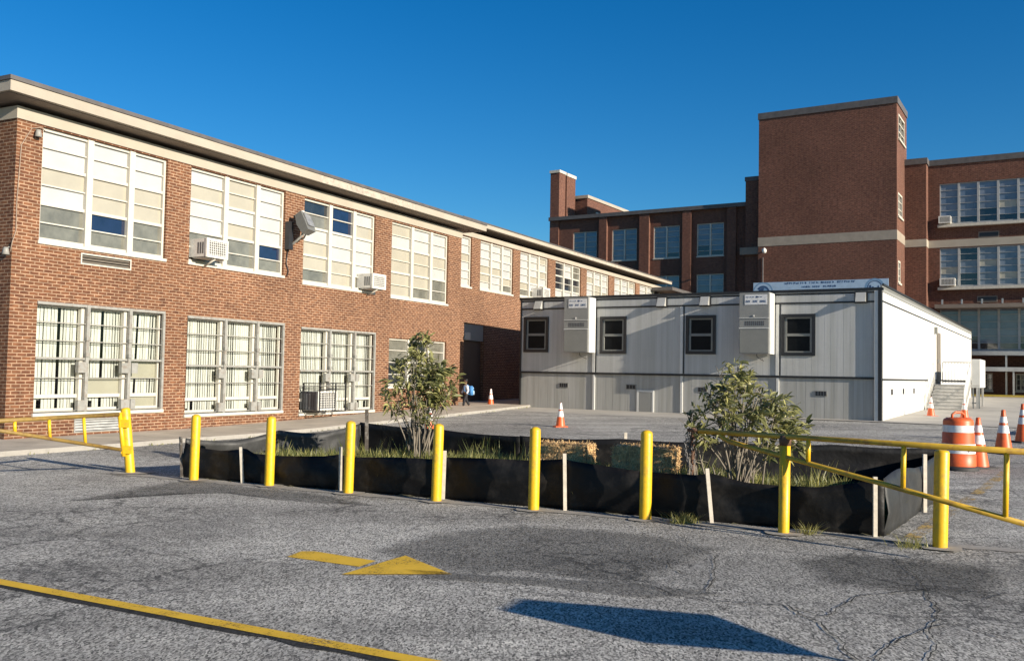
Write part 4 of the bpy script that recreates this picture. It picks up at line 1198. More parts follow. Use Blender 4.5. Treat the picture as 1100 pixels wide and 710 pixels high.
o = kb.build('yellow_kerb', M['ygkerb']); o.location = PB.pt(0, RY2, .70); o.rotation_euler = (0, 0, PB.th); tag(o, kind='structure')
AC2 = copy_tree(AC); xx, z_ = PB.on(1015, 240, RY2 - .3); put(AC2, PB, xx, RY2, z_, 'window air conditioner in the top floor window band of the classroom block'); AC2.scale = (1.0, 1.0, 1.0)
AC2 = copy_tree(AC); xx, z_ = PB.on(1018, 307, RY2 - .3); put(AC2, PB, xx, RY2, z_, 'window air conditioner in the middle window band of the classroom block'); AC2.scale = (1.25, 1.05, 1.05)

# ================================================================== BOLLARDS
BL_ = [((208, 516), (211.2, 445), 'yellow bollard at the far left end of the front fence'),
       ((289, 522), (292, 447), 'yellow bollard in front of the second lower window with full height blinds'),
       ((374, 530), (377.4, 452), 'yellow bollard between the caged air conditioner and the left shrub'),
       ((468.5, 538.5), (472, 455), 'yellow bollard just right of the left shrub'),
       ((573, 548), (575.5, 458.5), 'yellow bollard left of the straw bales'),
       ((693, 558), (695.3, 462), 'yellow bollard in front of the right straw bale')]
for k, (b, t, lab) in enumerate(BL_):
    p = ground(*b); d = ray(*t); q = d * (p.y / d.y); h = q.z + CAMH; lx = (q.x - p.x) * .7
    e = empty('bollard', p, 0, lab, 'bollard', 'yellow bollards along the black fence')
    r = .066 + (k == 5) * .003; m_ = MB(); L = Vector((lx, 0, h - .05))
    m_.tube([Vector((0, 0, -.15)), Vector((0, 0, 0)), L, L + Vector((lx * .03, 0, .03)), L + Vector((lx * .05, 0, .05))], [r, r, r, r * .9, r * .35], n=20)
    m_.build('post', M['yellow'], e)
    m_ = MB(); rr = random.Random(k); pts = []
    for i in range(14):
        a = 2 * PI * i / 14; q = .17 + .06 * rr.random(); pts.append((math.cos(a) * q, math.sin(a) * q, .012))
    m_.poly(pts); m_.build('footing', M['kerb'], e)

# ------------------------------------------------------------------ gates
def vec(px, py, dist):
    d = ray(px, py); return Vector((0, 0, CAMH)) + d * (dist / d.y)
gp_ = empty('gate_post', ground(140, 508), 0, 'leaning yellow gate post left of the front fence', 'gate post', 'yellow gate posts')
p = ground(140, 508); t = vec(134.5, 438, 14.38) - p
m_ = MB(); m_.tube([Vector((0, 0, 0)) - t * .1, Vector((0, 0, 0)), t * .97, t * .99, t], [.071, .071, .071, .062, .03], n=20); m_.build('post', M['yellow'], gp_)
m_ = MB(); pts = [(math.cos(2 * PI * i / 14) * (.26 + .12 * R_.random()), math.sin(2 * PI * i / 14) * (.24 + .1 * R_.random()), .014) for i in range(14)]; m_.poly(pts); m_.build('footing', M['kerb'], gp_)
lg = empty('swing_gate', p, 0, 'yellow pipe swing gate tapering off to the left picture edge', 'gate', 'yellow pipe gates')
def loc(v): return v - p
T0, T1 = loc(vec(127, 445, 14.2)), loc(vec(0, 452, 12.3))
B0, B1 = loc(vec(130, 483, 14.2)), loc(vec(0, 462.5, 12.3))
T1 = T0 + (T1 - T0) * 1.35; B1 = B0 + (B1 - B0) * 1.35
m_ = MB(); m_.tube([T0, T1], .032, n=10); m_.build('top_rail', M['yellowrust'], lg)
m_ = MB(); m_.tube([B0, B1], .027, n=10); m_.build('lower_rail', M['yellowrust'], lg)
for k in (.24, .46, .66, .86):
    a, b_ = T0.lerp(T1, k), B0.lerp(B1, k); m_ = MB(); m_.tube([a, b_], .024, n=8); m_.build('upright', M['yellow'], lg)
m_ = MB(); a, b_ = loc(vec(128.5, 443, 14.3)), loc(vec(133, 490, 14.3)); m_.tube([a, b_], .034, n=10); m_.build('end_tube', M['yellow'], lg)
for k in (.25, .85):
    q = a.lerp(b_, k); m_ = MB(); m_.box(q.x - .02, q.x + .12, q.y - .03, q.y + .03, q.z - .06, q.z + .06); m_.build('hinge', M['yellow'], lg)

p = ground(841.7, 573)
g1 = empty('gate_post', p, 0, 'yellow gate post with rusty peeling top in front of the right shrub', 'gate post', 'yellow gate posts')
t = vec(843.6, 468, 9.92) - p
m_ = MB(); m_.tube([-t * .1, Vector((0, 0, 0)), t], [.057, .057, .057], n=20); m_.build('post', M['yellow'], g1)
m_ = MB(); m_.tube([t * .90, t * .95, t * 1.0, t * 1.01], [.0585, .064, .062, .04], n=20); m_.build('collar', M['rust'], g1)
m_ = MB(); m_.poly([(math.cos(2 * PI * i / 14) * (.17 + .07 * R_.random()), math.sin(2 * PI * i / 14) * (.17 + .07 * R_.random()), .014) for i in range(14)]); m_.build('footing', M['kerb'], g1)
p2 = ground(1009.7, 588.6)
g2 = empty('gate_post', p2, 0, 'thick yellow gate post on the right beside the orange drum', 'gate post', 'yellow gate posts')
t2 = vec(1012, 483, 9.23) - p2
m_ = MB(); m_.tube([-t2 * .1, Vector((0, 0, 0)), t2 * .97, t2 * .99, t2], [.07, .07, .07, .062, .03], n=20); m_.build('post', M['yellow'], g2)
m_ = MB(); m_.poly([(math.cos(2 * PI * i / 14) * (.18 + .07 * R_.random()), math.sin(2 * PI * i / 14) * (.18 + .07 * R_.random()), .014) for i in range(14)]); m_.build('footing', M['kerb'], g2)
rg = empty('swing_gate', p, 0, 'yellow triangular pipe gate held by the two posts at the right', 'gate', 'yellow pipe gates')
def gd(px):      # distance of the gate leaf at a picture column
    # straight ground line of the leaf from (2.10,10.75) to (5.0,7.65)
    k = (px - CX) / F; a = Vector((2.10, 10.75)); b_ = Vector((5.0, 7.65)); d = b_ - a
    s = (k * a.y - a.x) / (d.x - k * d.y); return a.y + d.y * s
def gv(px, py): return vec(px, py, gd(px)) - p
T0, T1 = gv(751, 463), gv(1135, 487.5)
m_ = MB(); m_.tube([T0, gv(900, 472.5), T1], .028, n=12); m_.build('top_rail', M['yellowold'], rg)
m_ = MB(); m_.tube([gv(774, 465), gv(776, 470), gv(783, 474), gv(812, 482), gv(950, 520), gv(1130, 571)], .026, n=12); m_.build('lower_rail', M['yellowold'], rg)
for (a, b_, x, y) in ((868.5, 470.5, 868, 497), (971, 477, 970, 525), (1081.5, 484, 1080, 556.5)):
    m_ = MB(); m_.tube([gv(a, b_), gv(x, y)], .024, n=10); m_.build('upright', M['yellow'], rg)
m_ = MB(); a = gv(739, 461.5); m_.tube([a, T0], .02, n=8); m_.build('latch_pin', M['rust'], rg)

# rusty post with chain that holds the free end
cp = Vector((2.165, 11.12, mound(2.165, 11.12)))
e = empty('chained_post', cp, 0, 'thin rusty post wrapped in chain at the free end of the right gate', 'post')
hh = 1.03 - cp.z
m_ = MB(); m_.tube([(0, 0, -.2), (.01, 0, hh)], .026, n=10); m_.build('post', M['rust'], e)
m_ = MB()
for k in range(26):
    z = hh - .03 - k * .023; a = k * 1.9; cx, cy = .042 * math.cos(a), .042 * math.sin(a); pts = []
    for i in range(9):
        b_ = 2 * PI * i / 8; u = .017 * math.cos(b_); v = .026 * math.sin(b_)
        pts.append((cx + u * math.sin(a) + .006 * math.cos(b_), cy - u * math.cos(a), z + v))
    m_.tube(pts, .0055, n=5, cap=False)
for k in range(14):
    tt = k / 13; x = -.03 - .06 * math.sin(PI * tt); z = hh - .02 - .42 * tt
    pts = [(x + .014 * math.cos(2 * PI * i / 8) * (k % 2), -.05 + .014 * math.cos(2 * PI * i / 8) * (1 - k % 2), z + .026 * math.sin(2 * PI * i / 8)) for i in range(9)]
    m_.tube(pts, .0055, n=5, cap=False)
m_.build('chain', M['chain'], e)

# ================================================================== SILT FENCE
sf = empty('silt_fence', (0, 0, 0), 0, 'black fabric silt fence on wooden stakes around the weedy bed', 'silt fence')
FF = Frame((FL.x, FL.y), (FR.x - FL.x, FR.y - FL.y)); FLEN = (FR - FL).length
prof = sorted([FF.on(*q) for q in ((192, 472), (203, 477), (214, 481), (240, 484), (258, 482.5), (263, 481), (272, 487), (294, 489.5), (346, 490), (365, 488), (380, 491), (430, 491), (467, 493), (477, 491), (520, 492), (568, 494.5), (606, 493), (634, 498), (688, 506), (748, 510), (763, 508), (801, 518), (833, 521), (878, 523), (923, 518), (936, 516))])
def prof_h(pf, x):
    if x <= pf[0][0]: return pf[0][1]
    for (a, b_) in zip(pf, pf[1:]):
        if x <= b_[0]: return a[1] + (b_[1] - a[1]) * (x - a[0]) / (b_[0] - a[0])
    return pf[-1][1]
def fabric(P, Q, hf, n, seed, mat='fabric', bulge=.05, zf=None):
    mb = MB(); d = Q - P; L = d.length; d.normalize(); nn = Vector((d.y, -d.x, 0)); rows = 7
    for i in range(n + 1):
        x = L * i / n; base = P + d * x; h = hf(x)
        for j in range(rows + 1):
            v = j / rows; z0 = -.02
            w_ = bulge * math.sin(PI * v) * (.4 + noise.noise((x * .9, seed, v * 1.2))) + .034 * noise.noise((x * 3 + v * 2.2, seed + 4, v * 2.5)) + .018 * abs(noise.noise((x * 2 - v * 3, seed + 9, v)))
            q = base + nn * w_; mb.v.append((q.x, q.y, z0 + (h - z0) * v))
    for i in range(n):
        for j in range(rows):
            a = i * (rows + 1) + j; mb.f.append((a, a + rows + 1, a + rows + 2, a + 1)); mb.m.append(0); mb.sm.append(True)
    o = mb.build('fabric', M[mat], sf); so_ = o.modifiers.new('thick', 'SOLIDIFY'); so_.thickness = .006
    return o
fabric(FL, FR, lambda x: prof_h(prof, x), 150, 1)
M['fabric2'] = paint('lit_silt_fabric', (.030, .030, .029), .5, .4, 5, bump=.25, bscale=9, spec=.35)  # greyer copy of the black fabric, half-lit tone put into the colour
fabric(FR, BR, lambda x: .60 + .04 * math.sin(x * 2.1) , 40, 7, 'fabric2')
def sag(L, n, h, s, rise=0): return lambda x: h - s * abs(math.sin(PI * n * x / L)) + rise * x / L
fabric(BR, BM, sag((BM - BR).length, 4, .67, .03), 70, 12)
fabric(BM, BL, sag((BL - BM).length, 2, .66, .02, .08), 40, 15)
fabric(BL, FL, sag((FL - BL).length, 2, .72, .10, -.14), 50, 18, 'fabric2')
def stake(base, top, w_=.038, mat='wood', lab=None):
    m_ = MB(); d = (top - base); L = d.length; zq = Vector((0, 0, 1)).rotation_difference(d.normalized()).to_matrix().to_4x4()
    T_ = Matrix.Translation(base) @ zq
    m_.box(-w_ / 2, w_ / 2, -w_ * .35, w_ * .35, -.1, L, 0, T_); o = m_.build('stake', M[mat], sf)
    if lab: o['label'] = lab
out = Vector((-FF.y.x, -FF.y.y, 0)) * .06
for (tx, ty, bx, by, mt) in ((258.8, 480, 260.5, 519, 'wood'), (366, 480, 365.5, 527, 'wood'), (478, 484, 476, 538, 'wood'), (606.5, 487, 607, 548.5, 'wood'), (759.5, 503, 764.5, 562, 'wood'), (940, 512, 940, 578, 'wood')):
    xb, _ = FF.on(bx, by, -.07); xt, zt = FF.on(tx, ty, -.07)
    stake(FF.pt(xb, -.07, 0), FF.pt(xt, -.07, zt), .042, mt)
for (fr_a, fr_b, k, h, mt) in ((BR, BM, .02, .72, 'wood'), (BR, BM, .34, .72, 'wood'), (BR, BM, .56, .74, 'wood'), (BR, BM, .74, .76, 'wood'), (BR, BM, .97, .8, 'wood'), (FR, BR, .5, .72, 'wood'), (BM, BL, .5, .76, 'darkwood'), (BL, FL, .5, .62, 'darkwood')):
    q = fr_a.lerp(fr_b, k); nn = (fr_b - fr_a).normalized(); nn = Vector((nn.y, -nn.x, 0)) * .05; stake(q + nn, q + nn + Vector((.0, 0, h)), .045, mt)
stake(FL + Vector((-.03, 0, 0)), FL + Vector((-.07, 0, .60)), .04, 'darkwood')
q = ground(398, 500); q = Vector((BL.x + .18, BL.y - .35, mound(BL.x + .18, BL.y - .35))); tq = vec(394, 440, q.y)
stake(q, tq, .055, 'darkwood', 'tall dark stake with pale peeling patches')

# ================================================================== STRAW BALES
def bale(px, py, Y, w_, lab, seed, rot):
    d = ray(px, py); X_ = d.x / d.y * Y
    z = mound(X_, Y) + .04
    e = empty('straw_bale', (X_, Y, z), rot, lab, 'straw bale', 'straw bales in the fenced bed')
    rn = random.Random(seed); bm_ = MB(); nx, ny, nz = 20, 9, 8; H_, D_ = .38, .46
    def P(i, j, k):
        v = Vector(((i / nx - .5) * w_, (j / ny - .5) * D_, k / nz * H_))
        ex = min(1, (1 - abs(i / nx - .5) * 2) * 6); ez = min(1, (1 - k / nz) * 5)
        q = v * 9 + Vector((seed, 0, 0)); s = .022
        v += Vector((noise.noise(q), noise.noise(q + Vector((9, 0, 0))), noise.noise(q + Vector((0, 9, 0))))) * s
        if k == nz: v.z += .02 * noise.noise((v.x * 5, v.y * 5, seed)) - .02 * (ex < 1)
        return v
    def face(fn, a, b_):
        base = len(bm_.v)
        for i in range(a + 1):
            for j in range(b_ + 1): bm_.v.append(tuple(fn(i, j)))
        for i in range(a):
            for j in range(b_):
                q = base + i * (b_ + 1) + j; bm_.f.append((q, q + b_ + 1, q + b_ + 2, q + 1)); bm_.m.append(0); bm_.sm.append(False)
    face(lambda i, k: P(i, 0, k), nx, nz); face(lambda i, k: P(nx - i, ny, k), nx, nz); face(lambda j, k: P(nx, j, k), ny, nz); face(lambda j, k: P(0, ny - j, k), ny, nz); face(lambda i, j: P(i, j, nz), nx, ny)
    bm_.build('bale_body', M['straw'], e)
    m_ = MB()
    for k in range(2300):
        sd = rn.random()
        if sd < .42: c = Vector((rn.uniform(-.5, .5) * w_, -.5 * D_ - .006, rn.uniform(0, H_))); n_ = Vector((0, -1, 0))
        elif sd < .68: c = Vector((.5 * w_ + .006, rn.uniform(-.5, .5) * D_, rn.uniform(0, H_))); n_ = Vector((1, 0, 0))
        else: c = Vector((rn.uniform(-.5, .5) * w_, rn.uniform(-.5, .5) * D_, H_ + .006)); n_ = Vector((0, 0, 1))
        d_ = Vector((rn.gauss(0, 1), rn.gauss(0, 1), rn.gauss(0, 1))); 
        if n_.y: d_.z *= 2
        d_ = (d_ - d_.dot(n_) * n_ * .55).normalized() * rn.uniform(.03, .085)
        if rn.random() < .10: d_ = (n_ * rn.uniform(.02, .08) + d_)
        s_ = d_.cross(n_ + Vector((.01, .02, .0))).normalized() * .0035
        m_.quad(c - d_ * .5 - s_, c - d_ * .5 + s_, c + d_ * .5 + s_, c + d_ * .5 - s_, rn.randint(0, 1))
    so_ = m_.build('loose_straw', [M['strawlight'], M['straw']], e); so_['kind'] = 'stuff'
    m_ = MB()
    for y in (-.13, .13):
        m_.tube([(-w_ / 2 - .012, y, .02), (-w_ / 2 - .01, y, H_ + .008), (w_ / 2 + .01, y, H_ + .008), (w_ / 2 + .012, y, .02)], .005, n=5)
    m_.build('twine', M['rust'], e)
bale(604, 490, 13.35, .82, 'weathered straw bale right of the bollard, half behind the front fence', 1, -.45)
bale(694, 500, 12.55, .80, 'golden straw bale beside the right shrub, nearer the right gate', 2, -.42)

# ================================================================== SHRUBS
def shrub(name, base, lab, H_, lobes, seed, nst, nleaf, wind, ncl=120):
    """lobes: list of (dx, dz, rx, rz, weight) ellipses across the picture plane that the crown fills"""
    rn = random.Random(seed)
    e = empty(name, base, 0, lab, 'shrub')
    st_m = MB(); twigs = []
    stems = []
    for k in range(nst):
        lb_ = rn.choices(lobes, [l[4] for l in lobes])[0]
        a = rn.uniform(0, 2 * PI); r = math.sqrt(rn.random())
        tip = Vector((lb_[0] + lb_[2] * r * math.cos(a) * .8, rn.uniform(-.45, .45) * lb_[2] * 1.6, lb_[1] + lb_[3] * r * math.sin(a) * .8))
        b0_ = Vector((rn.gauss(0, .10), rn.gauss(0, .08), -.05))
        mid = b0_.lerp(tip, .5) + Vector((-tip.x * .22 + rn.gauss(0, .04), rn.gauss(0, .05), .10))
        pts = [b0_.lerp(mid, t_) * (1 - t_) + mid.lerp(tip, t_) * t_ for t_ in (0, .2, .4, .6, .8, 1)]
        r0 = rn.uniform(.010, .017)
        st_m.tube(pts, [r0, r0 * .9, r0 * .75, r0 * .6, r0 * .45, r0 * .3], n=6)
        stems.append(pts)
        for q in range(2):
            t_ = rn.uniform(.45, 1.0); i = min(4, int(t_ * 5)); s_ = pts[i].lerp(pts[i + 1], t_ * 5 - i)
            d_ = Vector((rn.gauss(0, .14) + wind * .08, rn.gauss(0, .12), rn.gauss(.06, .09)))
            st_m.tube([s_, s_ + d_ * .5 + Vector((0, 0, .015)), s_ + d_], [.005, .004, .0025], n=4); twigs.append((s_, d_))
        twigs.append((pts[4], pts[5] - pts[4]))
    samples = []
    for tw_ in stems:
        for i in range(len(tw_) - 1):
            for q in range(4): samples.append(tw_[i].lerp(tw_[i + 1], q / 4))
    clusters = []
    tot = sum(l[4] for l in lobes)
    for k in range(ncl):
        l = rn.choices(lobes, [q[4] for q in lobes])[0]
        while True:
            u, v, w_ = rn.uniform(-1, 1), rn.uniform(-1, 1), rn.uniform(-1, 1)
            if u * u + v * v + w_ * w_ < 1: break
        c = Vector((l[0] + u * l[2], v * l[2] * 1.1, l[1] + w_ * l[3]))
        nr = min(samples, key=lambda q: (q - c).length + .5 * max(0, q.z - c.z + .05))
        st_m.tube([nr, nr.lerp(c, .5) + Vector((0, 0, .03)), c], [.0055, .0045, .003], n=4)
        clusters.append((c, (c - nr).normalized()))
    st_m.build('stem', M['bark'], e)
    lf = MB(); tone = []
    per = max(1, nleaf // ncl)
    for (c0, dr0) in clusters:
        drt = rn.random()
        for q in range(per):
            c = c0 - dr0 * rn.uniform(-.02, .12) + Vector((rn.gauss(0, .028), rn.gauss(0, .028), rn.gauss(0, .028)))
            L_ = rn.uniform(.06, .16); W_ = L_ * rn.uniform(.10, .17)
            ax = (dr0 * .7 + Vector((rn.gauss(wind, .6), rn.gauss(-.1, .6), rn.gauss(-.05, .5)))).normalized()
            sd = ax.cross(Vector((rn.gauss(0, .5), rn.gauss(-.5, .5), .8))).normalized(); up = sd.cross(ax)
            dr = Vector((0, 0, -L_ * rn.uniform(.05, .4)))
            i = len(lf.v)
            p1, p2, p3 = c + ax * L_ * .3, c + ax * L_ * .65 + dr * .35, c + ax * L_ + dr
            fold = up * W_ * .25
            lf.v += [tuple(v) for v in (c, p1 - sd * W_ + fold, p1, p1 + sd * W_ + fold, p2 - sd * W_ * .8 + fold, p2, p2 + sd * W_ * .8 + fold, p3)]
            for f_ in ((0, 2, 1), (0, 3, 2), (1, 2, 5, 4), (2, 3, 6, 5), (4, 5, 7), (5, 6, 7)):
                lf.f.append(tuple(i + z for z in f_)); lf.m.append(0); lf.sm.append(False)
            tt = min(1, max(0, rn.gauss(.25 + .35 * drt, .2))); tone += [tt if rn.random() > .05 else 1.0] * 8
    o = lf.build('crown', M['leaf'], e); attr(o, 'tone', tone)
    return e
b1 = Vector((-1.36, 13.55, mound(-1.36, 13.55)))
shrub('shrub', b1, 'leafy multi stemmed shrub in front of the short lower window, left of the person', 1.95,
      [(.02, 1.72, .17, .24, .9), (-.02, 1.36, .40, .28, 2.0), (.28, 1.12, .28, .30, 2.2), (-.34, 1.0, .24, .26, 1.0), (.02, .86, .46, .26, 1.6), (.42, 1.25, .16, .18, .6), (.24, .66, .28, .16, .6)], 3, 30, 2000, .25, 150)
b2 = Vector((2.76, 11.15, mound(2.76, 11.15)))
shrub('shrub', b2, 'windblown olive green shrub behind the right gate, in front of the portable', 1.65,
      [(-.12, 1.36, .26, .28, 1.8), (-.28, 1.12, .30, .22, 1.4), (.22, 1.12, .34, .26, 2.2), (.55, .92, .26, .20, 1.4), (.05, .88, .50, .22, 1.7), (-.38, .72, .26, .18, .7), (.48, .60, .30, .16, .8), (-.55, .75, .12, .10, .3)], 17, 30, 1900, .45, 150)
b3 = Vector((2.19, 11.2, mound(2.19, 11.2)))
shrub('vine', b3, 'thin leafy sapling climbing beside the chained post', 1.0, [(-.02, .84, .10, .13, 1), (-.02, 1.0, .10, .10, 1.0), (.1, .8, .13, .08, .5)], 5, 5, 90, .3, 18)
# dead twig
m_ = MB(); q = Vector((2.45, 10.9, mound(2.45, 10.9)))
m_.tube([q + Vector((.30, -.1, .04)), q + Vector((.12, 0, .10)), q + Vector((-.05, 0, .33)), q + Vector((-.08, 0, .45))], [.016, .014, .011, .007], n=6); m_.tube([q + Vector((-.05, 0, .33)), q + Vector((.0, 0, .40))], .006, n=5); m_.tube([q + Vector((-.22, .02, .30)), q + Vector((-.05, 0, .31))], .007, n=5)
tag(m_.build('dead_branch', M['bark']), 'bare grey broken branch at the foot of the right shrub', 'branch')

# ================================================================== CONES AND DRUM
def cone(H_, name='traffic_cone', top_orange=False):
    e = empty(name); s = H_ / .71
    m_ = MB(); k = .185 * s
    m_.box(-k, k, -k, k, 0, .028); m_.build('base', M['rubber'] if top_orange else M['orange'], e)
    prof = [(.14 * s, .028), (.135 * s, .05 * s), (.108 * s, .22 * s), (.088 * s, .34 * s), (.086 * s, .35 * s), (.064 * s, .47 * s), (.060 * s, .50 * s), (.040 * s, .61 * s), (.030 * s, .70 * s), (.022 * s, .71 * s), (.001, .71 * s)]
    m_ = MB(); m_.lathe(prof, 24, ms=[0] * 10); m_.build('body', M['orange'], e)
    for (z0, z1) in (((.335, .46), (.50, .60)) if top_orange else ((.30, .47), (.51, .70))):
        m_ = MB()
        def rad(z): 
            z *= s
            for (a, b_) in zip(prof, prof[1:]):
                if a[1] <= z <= b_[1]: return a[0] + (b_[0] - a[0]) * (z - a[1]) / max(1e-6, b_[1] - a[1])
            return .022 * s
        zs = [z0 + (z1 - z0) * i / 4 for i in range(5)]
        m_.lathe([(rad(z) + .0035, z * s) for z in zs], 24); m_.build('reflective_band', M['reflect'], e)
    return e
small = cone(.68); big = cone(.92, top_orange=True)
first = {'s': True, 'b': True}
for (px, py, kind, lab, rz) in ((602, 458.5, 's', 'orange cone with white top standing on the open asphalt before the portable', .2), (527, 436.5, 's', 'small orange cone with white top by the shaded wall, right of the person', .5), (461, 463.5, 's', 'orange cone with white top half hidden behind the left shrub', .1),
                             (1000, 447, 's', 'small orange cone with white top at the left foot of the staircase', .3), (1036, 449, 's', 'orange cone with white top behind the drum, at the right foot of the staircase', .7), (1051, 502, 'b', 'tall orange cone with dark base directly right of the orange drum', .15),
                             (1078, 487, 'b', 'tall orange cone with two white bands alone behind the gate', .4), (1099, 475, 'b', 'tall orange cone cut by the right picture edge', .2)):
    src = small if kind == 's' else big
    e = src if first[kind] else copy_tree(src); first[kind] = False
    e.location = ground(px, py); e.rotation_euler = (0, 0, rz); tag(e, lab, 'traffic cone', 'orange traffic cones')
dr = empty('traffic_drum', ground(1029.5, 504), .3, 'orange and white striped traffic drum behind the right gate post', 'traffic drum')
m_ = MB(); R0 = .275
m_.lathe([(.34, 0), (.34, .05), (.30, .07)], 28); m_.build('base', M['rubber'], dr)
m_ = MB(); m_.lathe([(R0 + .02, .07), (R0 + .018, .28), (R0 + .005, .29), (R0 + .005, .48), (R0 - .006, .49), (R0 - .008, .66), (R0 - .02, .67), (R0 - .02, .86), (R0 - .03, .90), (.20, .93), (.001, .935)], 32); m_.build('body', M['orange'], dr)
for (z0, z1, r) in ((.30, .47, R0 + .009), (.675, .80, R0 - .015)):
    m_ = MB(); m_.lathe([(r, z0), (r, z1)], 32); m_.build('reflective_band', M['reflect'], dr)
m_ = MB(); m_.tube([(-.14, 0, .92), (-.13, 0, .99), (-.06, 0, 1.03), (.06, 0, 1.03), (.13, 0, .99), (.14, 0, .92)], .022, n=8); m_.build('handle', M['orange'], dr)
m_ = MB()
for (z, dz, a0, a1) in ((.40, .05, -1.62, -1.42), (.375, .03, -1.75, -1.5), (.74, .06, -1.0, -.92)):
    r = R0 + (.0125 if z < .5 else -.011); n = 6
    for i in range(n):
        a, b_ = a0 + (a1 - a0) * i / n, a0 + (a1 - a0) * (i + 1) / n; t0 = dz * math.sin(PI * i / n) * .5 + .006; t1 = dz * math.sin(PI * (i + 1) / n) * .5 + .006
        o_ = (i - n / 2) * .012 if z < .5 else 0
        m_.quad((r * math.cos(a), r * math.sin(a), z - t0 + o_), (r * math.cos(b_), r * math.sin(b_), z - t1 + o_), (r * math.cos(b_), r * math.sin(b_), z + t1 + o_), (r * math.cos(a), r * math.sin(a), z + t0 + o_))
m_.build('scuff_mark', M['black'], dr)

# ================================================================== PERSON (child with backpack, walking left)
pp = ground(500.5, 438.5)
def skinned(name, verts, edges, rad, mat, parent, sub=2):
    me = bpy.data.meshes.new(name); me.from_pydata(verts, edges, []); o = bpy.data.objects.new(name, me); COL.objects.link(o)
    o.modifiers.new('Skin', 'SKIN'); sk = me.skin_vertices[0].data
    for i, r in enumerate(rad): sk[i].radius = (r, r) if not isinstance(r, tuple) else r; sk[i].use_root = (i == 0)
    ss_ = o.modifiers.new('Sub', 'SUBSURF'); ss_.levels = sub; ss_.render_levels = sub
    dg = bpy.context.evaluated_depsgraph_get(); m2 = bpy.data.meshes.new_from_object(o.evaluated_get(dg)); o.modifiers.clear(); o.data = m2
    m2.materials.clear(); m2.materials.append(mat)
    for p_ in m2.polygons: p_.use_smooth = True
    o.parent = parent; return o
SP = 1.12 / 1.15
pe = empty('person', pp, math.radians(200), 'child walking left in dark trousers and white and navy jacket, carrying a blue backpack', 'person')
pe.scale = (SP, SP, SP)
# local x = walking direction, z up, 1.15 m tall
V_ = [(0, 0, .56), (0, 0, .68), (.01, 0, .82), (.02, 0, .90), (.03, 0, .95), (.04, 0, 1.03), (.045, 0, 1.10),
      (.01, .075, .53), (.10, .07, .30), (.13, .07, .06), (.20, .07, .03), (.01, -.075, .53), (-.04, -.07, .30), (-.17, -.07, .08), (-.12, -.07, .03),
      (.02, .12, .85), (-.03, .15, .68), (.05, .15, .53), (.02, -.12, .85), (.06, -.15, .68), (.16, -.14, .55)]
E_ = [(0, 1), (1, 2), (2, 3), (3, 4), (4, 5), (5, 6), (0, 7), (7, 8), (8, 9), (9, 10), (0, 11), (11, 12), (12, 13), (13, 14), (2, 15), (15, 16), (16, 17), (2, 18), (18, 19), (19, 20)]
Rr = [.085, .08, .085, .045, .045, .088, .055, .06, .045, .033, .028, .06, .045, .033, .028, .042, .034, .024, .042, .034, .024]
skinned('body', V_, E_, Rr, M['skin'], pe)
skinned('jacket', [(0, 0, .58), (0, 0, .70), (.01, 0, .83), (.018, 0, .885), (.02, .125, .845), (-.03, .155, .68), (.04, .155, .56), (.02, -.125, .845), (.06, -.155, .68), (.145, -.145, .57)], [(0, 1), (1, 2), (2, 3), (2, 4), (4, 5), (5, 6), (2, 7), (7, 8), (8, 9)], [.105, .098, .102, .065, .055, .046, .04, .055, .046, .04], M['shirt'], pe)
skinned('trousers', [(0, 0, .58), (0, 0, .53), (.01, .08, .50), (.10, .075, .30), (.13, .075, .09), (.01, -.08, .50), (-.04, -.075, .30), (-.16, -.075, .11)], [(0, 1), (1, 2), (2, 3), (3, 4), (1, 5), (5, 6), (6, 7)], [.10, .095, .075, .058, .046, .075, .058, .046], M['trousers'], pe)
skinned('shoe', [(.12, .07, .045), (.16, .07, .035), (.22, .07, .028)], [(0, 1), (1, 2)], [.042, .038, .03], M['rubber'], pe, 1)
skinned('shoe', [(-.18, -.07, .06), (-.14, -.07, .04), (-.10, -.07, .028)], [(0, 1), (1, 2)], [.042, .038, .03], M['rubber'], pe, 1)
skinned('hair', [(.0, 0, 1.01), (.015, 0, 1.07), (.045, 0, 1.12)], [(0, 1), (1, 2)], [.075, .092, .06], M['hair'], pe, 1)
# face: eyes, nose, mouth, ears as small features on the head
m_ = MB()
for s in (-1, 1):
    m_.lathe([(.001, .012), (.011, .006), (.012, 0), (.001, -.012)], 8, o=(.118, s * .032, 1.045)); m_.lathe([(.001, .02), (.014, .01), (.014, -.01), (.001, -.02)], 8, o=(.035, s * .088, 1.03))
m_.tube([(.12, 0, 1.04), (.138, 0, 1.015)], [.008, .013], n=6); m_.box(.117, .126, -.02, .02, .987, .995); m_.build('face', M['hair'], pe)
bk = empty('backpack', pp + Vector((0, 0, 0)), math.radians(200), 'blue school backpack with pale print on the back of the child', 'backpack'); bk.scale = (SP, SP, SP)
def rbox(mb, c, s, m=0):
    x, y, z = c; a, b_, h = s; prof = []
    for (k, r) in ((0, .7), (.08, .95), (.5, 1.05), (.85, .95), (1, .6)):
        prof.append([(x + sx * a * r, y + sy * b_ * r, z + h * k) for sx, sy in ((-1, -.6), (-.6, -1), (.6, -1), (1, -.6), (1, .6), (.6, 1), (-.6, 1), (-1, .6))])
    base = len(mb.v)
    for rg_ in prof: mb.v += rg_
    for k in range(4):
        for j in range(8):
            q, r = base + k * 8 + j, base + k * 8 + (j + 1) % 8; mb.f.append((q, r, r + 8, q + 8)); mb.m.append(m); mb.sm.append(True)
    mb.poly(prof[0][::-1], m); mb.poly(prof[-1], m)
m_ = MB(); rbox(m_, (-.185, 0, .50), (.08, .13, .36)); m_.build('pack_body', M['pack'], bk)
